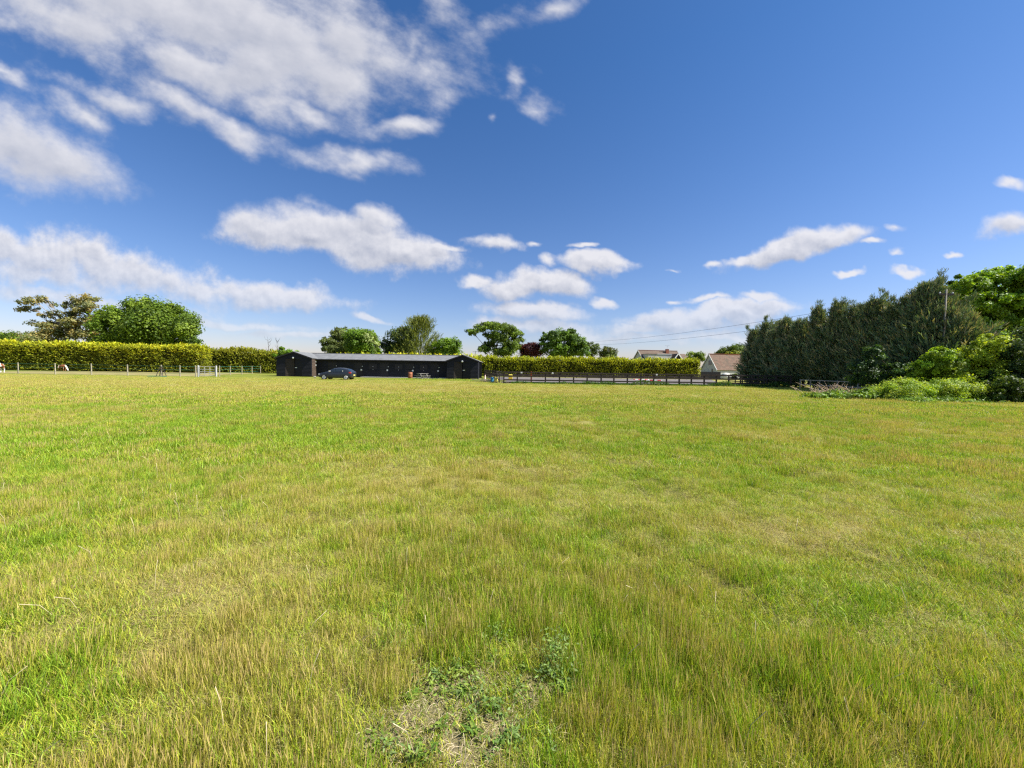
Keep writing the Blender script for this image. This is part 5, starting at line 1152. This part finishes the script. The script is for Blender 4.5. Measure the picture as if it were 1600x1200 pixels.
# pale bent stems standing above the sward, litter on the bare patch
g_ = random.Random(12); mb = MB()
for k_ in range(260):
    y_ = g_.uniform(1.5, 9); x_ = g_.uniform(-1.35, 1.35) * y_; z_ = G(x_, y_); h_ = g_.uniform(.12, .24); a_ = g_.uniform(0, 6.28); ln2 = g_.uniform(.02, .14)
    mb.tube([(x_, y_, z_), (x_ + math.cos(a_)*ln2*.4, y_ + math.sin(a_)*ln2*.4, z_ + h_*.7), (x_ + math.cos(a_)*ln2, y_ + math.sin(a_)*ln2, z_ + h_)], [.0011, .0010, .0018], 3, cap=False)
for k_ in range(700):
    q_ = gp(g_.gauss(725, 95), g_.gauss(1110, 55)); x_, y_ = q_.x, q_.y; z_ = G(x_, y_) + g_.uniform(.004, .02); a_ = g_.uniform(0, 6.28); l_ = g_.uniform(.015, .06)
    mb.tube([(x_, y_, z_), (x_ + math.cos(a_)*l_*.5, y_ + math.sin(a_)*l_*.5, z_ + .008), (x_ + math.cos(a_ + .15)*l_, y_ + math.sin(a_ + .4)*l_, z_)], [.0008, .0009, .0005], 3, cap=False)
o = mb.build('dead_grass_stems', principled('bleached_stem', (0.52, 0.43, 0.28), .8, .2, var=.2)); tag(o, 'bleached dead stems scattered over the grass and the bare patch', 'stems', kind='stuff')

# ------------------------------------------------------------------ horses
def horse_mat(name, thr, seed):
    mt = bpy.data.materials.new(name); mt.use_nodes = True; t = NT(mt.node_tree); p = mt.node_tree.nodes['Principled BSDF']
    co = t.n('ShaderNodeTexCoord').outputs['Object']; s_ = t.n('ShaderNodeSeparateXYZ'); t.set(s_.inputs[0], co)
    nz_ = t.noise(t.vm('ADD', co, (seed, 0, 0)), 1.7, 2, .4).outputs['Fac']
    low = t.m('LESS_THAN', s_.outputs[2], .62); patch = t.m('GREATER_THAN', nz_, thr); f_ = t.m('MAXIMUM', low, patch)
    if seed == 3: f_ = t.m('MAXIMUM', t.m('GREATER_THAN', s_.outputs[0], .86), patch)
    t.set(p.inputs['Base Color'], t.mix(f_, (0.30, 0.10, 0.035), (0.80, 0.77, 0.72))); p.inputs['Roughness'].default_value = .7; return mt
def horse(label, x_, y_, rz, scale, grazing, mat):
    e = empty('pony' if grazing else 'horse', (x_, y_, 0), label, 'pony' if grazing else 'horse', rz=rz)
    V = [(-.55,0,1.18),(0,0,1.10),(.45,0,1.14)]; Rr = [.27,.30,.27]; E = [(0,1),(1,2)]
    if grazing: nk = [((.72,0,1.12),.19),((.98,0,.88),.135),((1.18,0,.62),.10),((1.28,0,.42),.105),((1.38,0,.22),.075),((1.42,0,.10),.06)]
    else: nk = [((.70,0,1.34),.19),((.90,0,1.58),.14),((1.05,0,1.76),.11),((1.22,0,1.66),.105),((1.38,0,1.48),.075),((1.46,0,1.38),.06)]
    last = 2
    for p_, r_ in nk: V.append(p_); Rr.append(r_); E.append((last, len(V)-1)); last = len(V)-1
    for s in (-1, 1):
        last = 2
        for p_, r_ in (((.48,s*.14,.92),.12),((.50,s*.15,.52),.062),((.50,s*.15,.16),.042),((.55,s*.15,.03),.055)): V.append(p_); Rr.append(r_); E.append((last, len(V)-1)); last = len(V)-1
        last = 0
        for p_, r_ in (((-.52,s*.15,.92),.16),((-.45,s*.16,.74),.11),((-.70,s*.16,.50),.06),((-.66,s*.16,.16),.042),((-.60,s*.16,.03),.055)): V.append(p_); Rr.append(r_); E.append((last, len(V)-1)); last = len(V)-1
    me = bpy.data.meshes.new('body'); me.from_pydata(V, E, []); o = link('body', me, mat, e); o.scale = (scale,)*3
    m_ = o.modifiers.new('skin', 'SKIN'); sk = me.skin_vertices[0].data
    for i, r_ in enumerate(Rr): sk[i].radius = (r_, r_)
    sk[0].use_root = True; ss = o.modifiers.new('sub', 'SUBSURF'); ss.levels = 1; ss.render_levels = 2; m_.use_smooth_shade = True
    hd = nk[2][0] if not grazing else nk[3][0]; mane = MB(); pale = principled('pale_mane', (.68, .60, .48), .8)
    for k_ in range(60):
        f_ = k_ / 60; i_ = min(int(f_*3), 2); a_, b_ = Vector(nk[i_][0]), Vector(nk[i_+1][0]); c_ = a_.lerp(b_, f_*3 - i_); up = Vector((-.35 if not grazing else .25, 0, .9)).normalized() * (nk[i_][1] * .95); mane.tube([c_ + up, c_ + up + Vector((0, -.07, .01)), c_ + up + Vector((-.02, -.15, -.16))], [.012, .014, .004], 4)
    mo = mane.build('mane', pale, o)
    tl = MB()
    for k_ in range(24): a_ = rnd.uniform(-.06, .06); tl.tube([(-.80, a_*.3, 1.22), (-.92, a_, 1.0), (-.93, a_*1.6, .55)], [.02, .022, .006], 4)
    tl.build('tail', pale, o)
    for s in (-1, 1): ea = Vector(hd); MB().tube([ea + Vector((-.02, s*.06, .08)), ea + Vector((0, s*.07, .15)), ea + Vector((.02, s*.075, .22))], [.03, .028, .006], 6).build('ear', mat, o)
    return e
horse('small brown and white pony grazing with its head down behind the fence', gx(97.5, 67), 67, R(-8), .82, True, horse_mat('chestnut_white_coat', .60, 3))
horse('brown and white horse standing at the far left edge of the paddock', gx(-4, 52.6), 52.8, R(-62), .98, False, horse_mat('skewbald_coat', .52, 8))
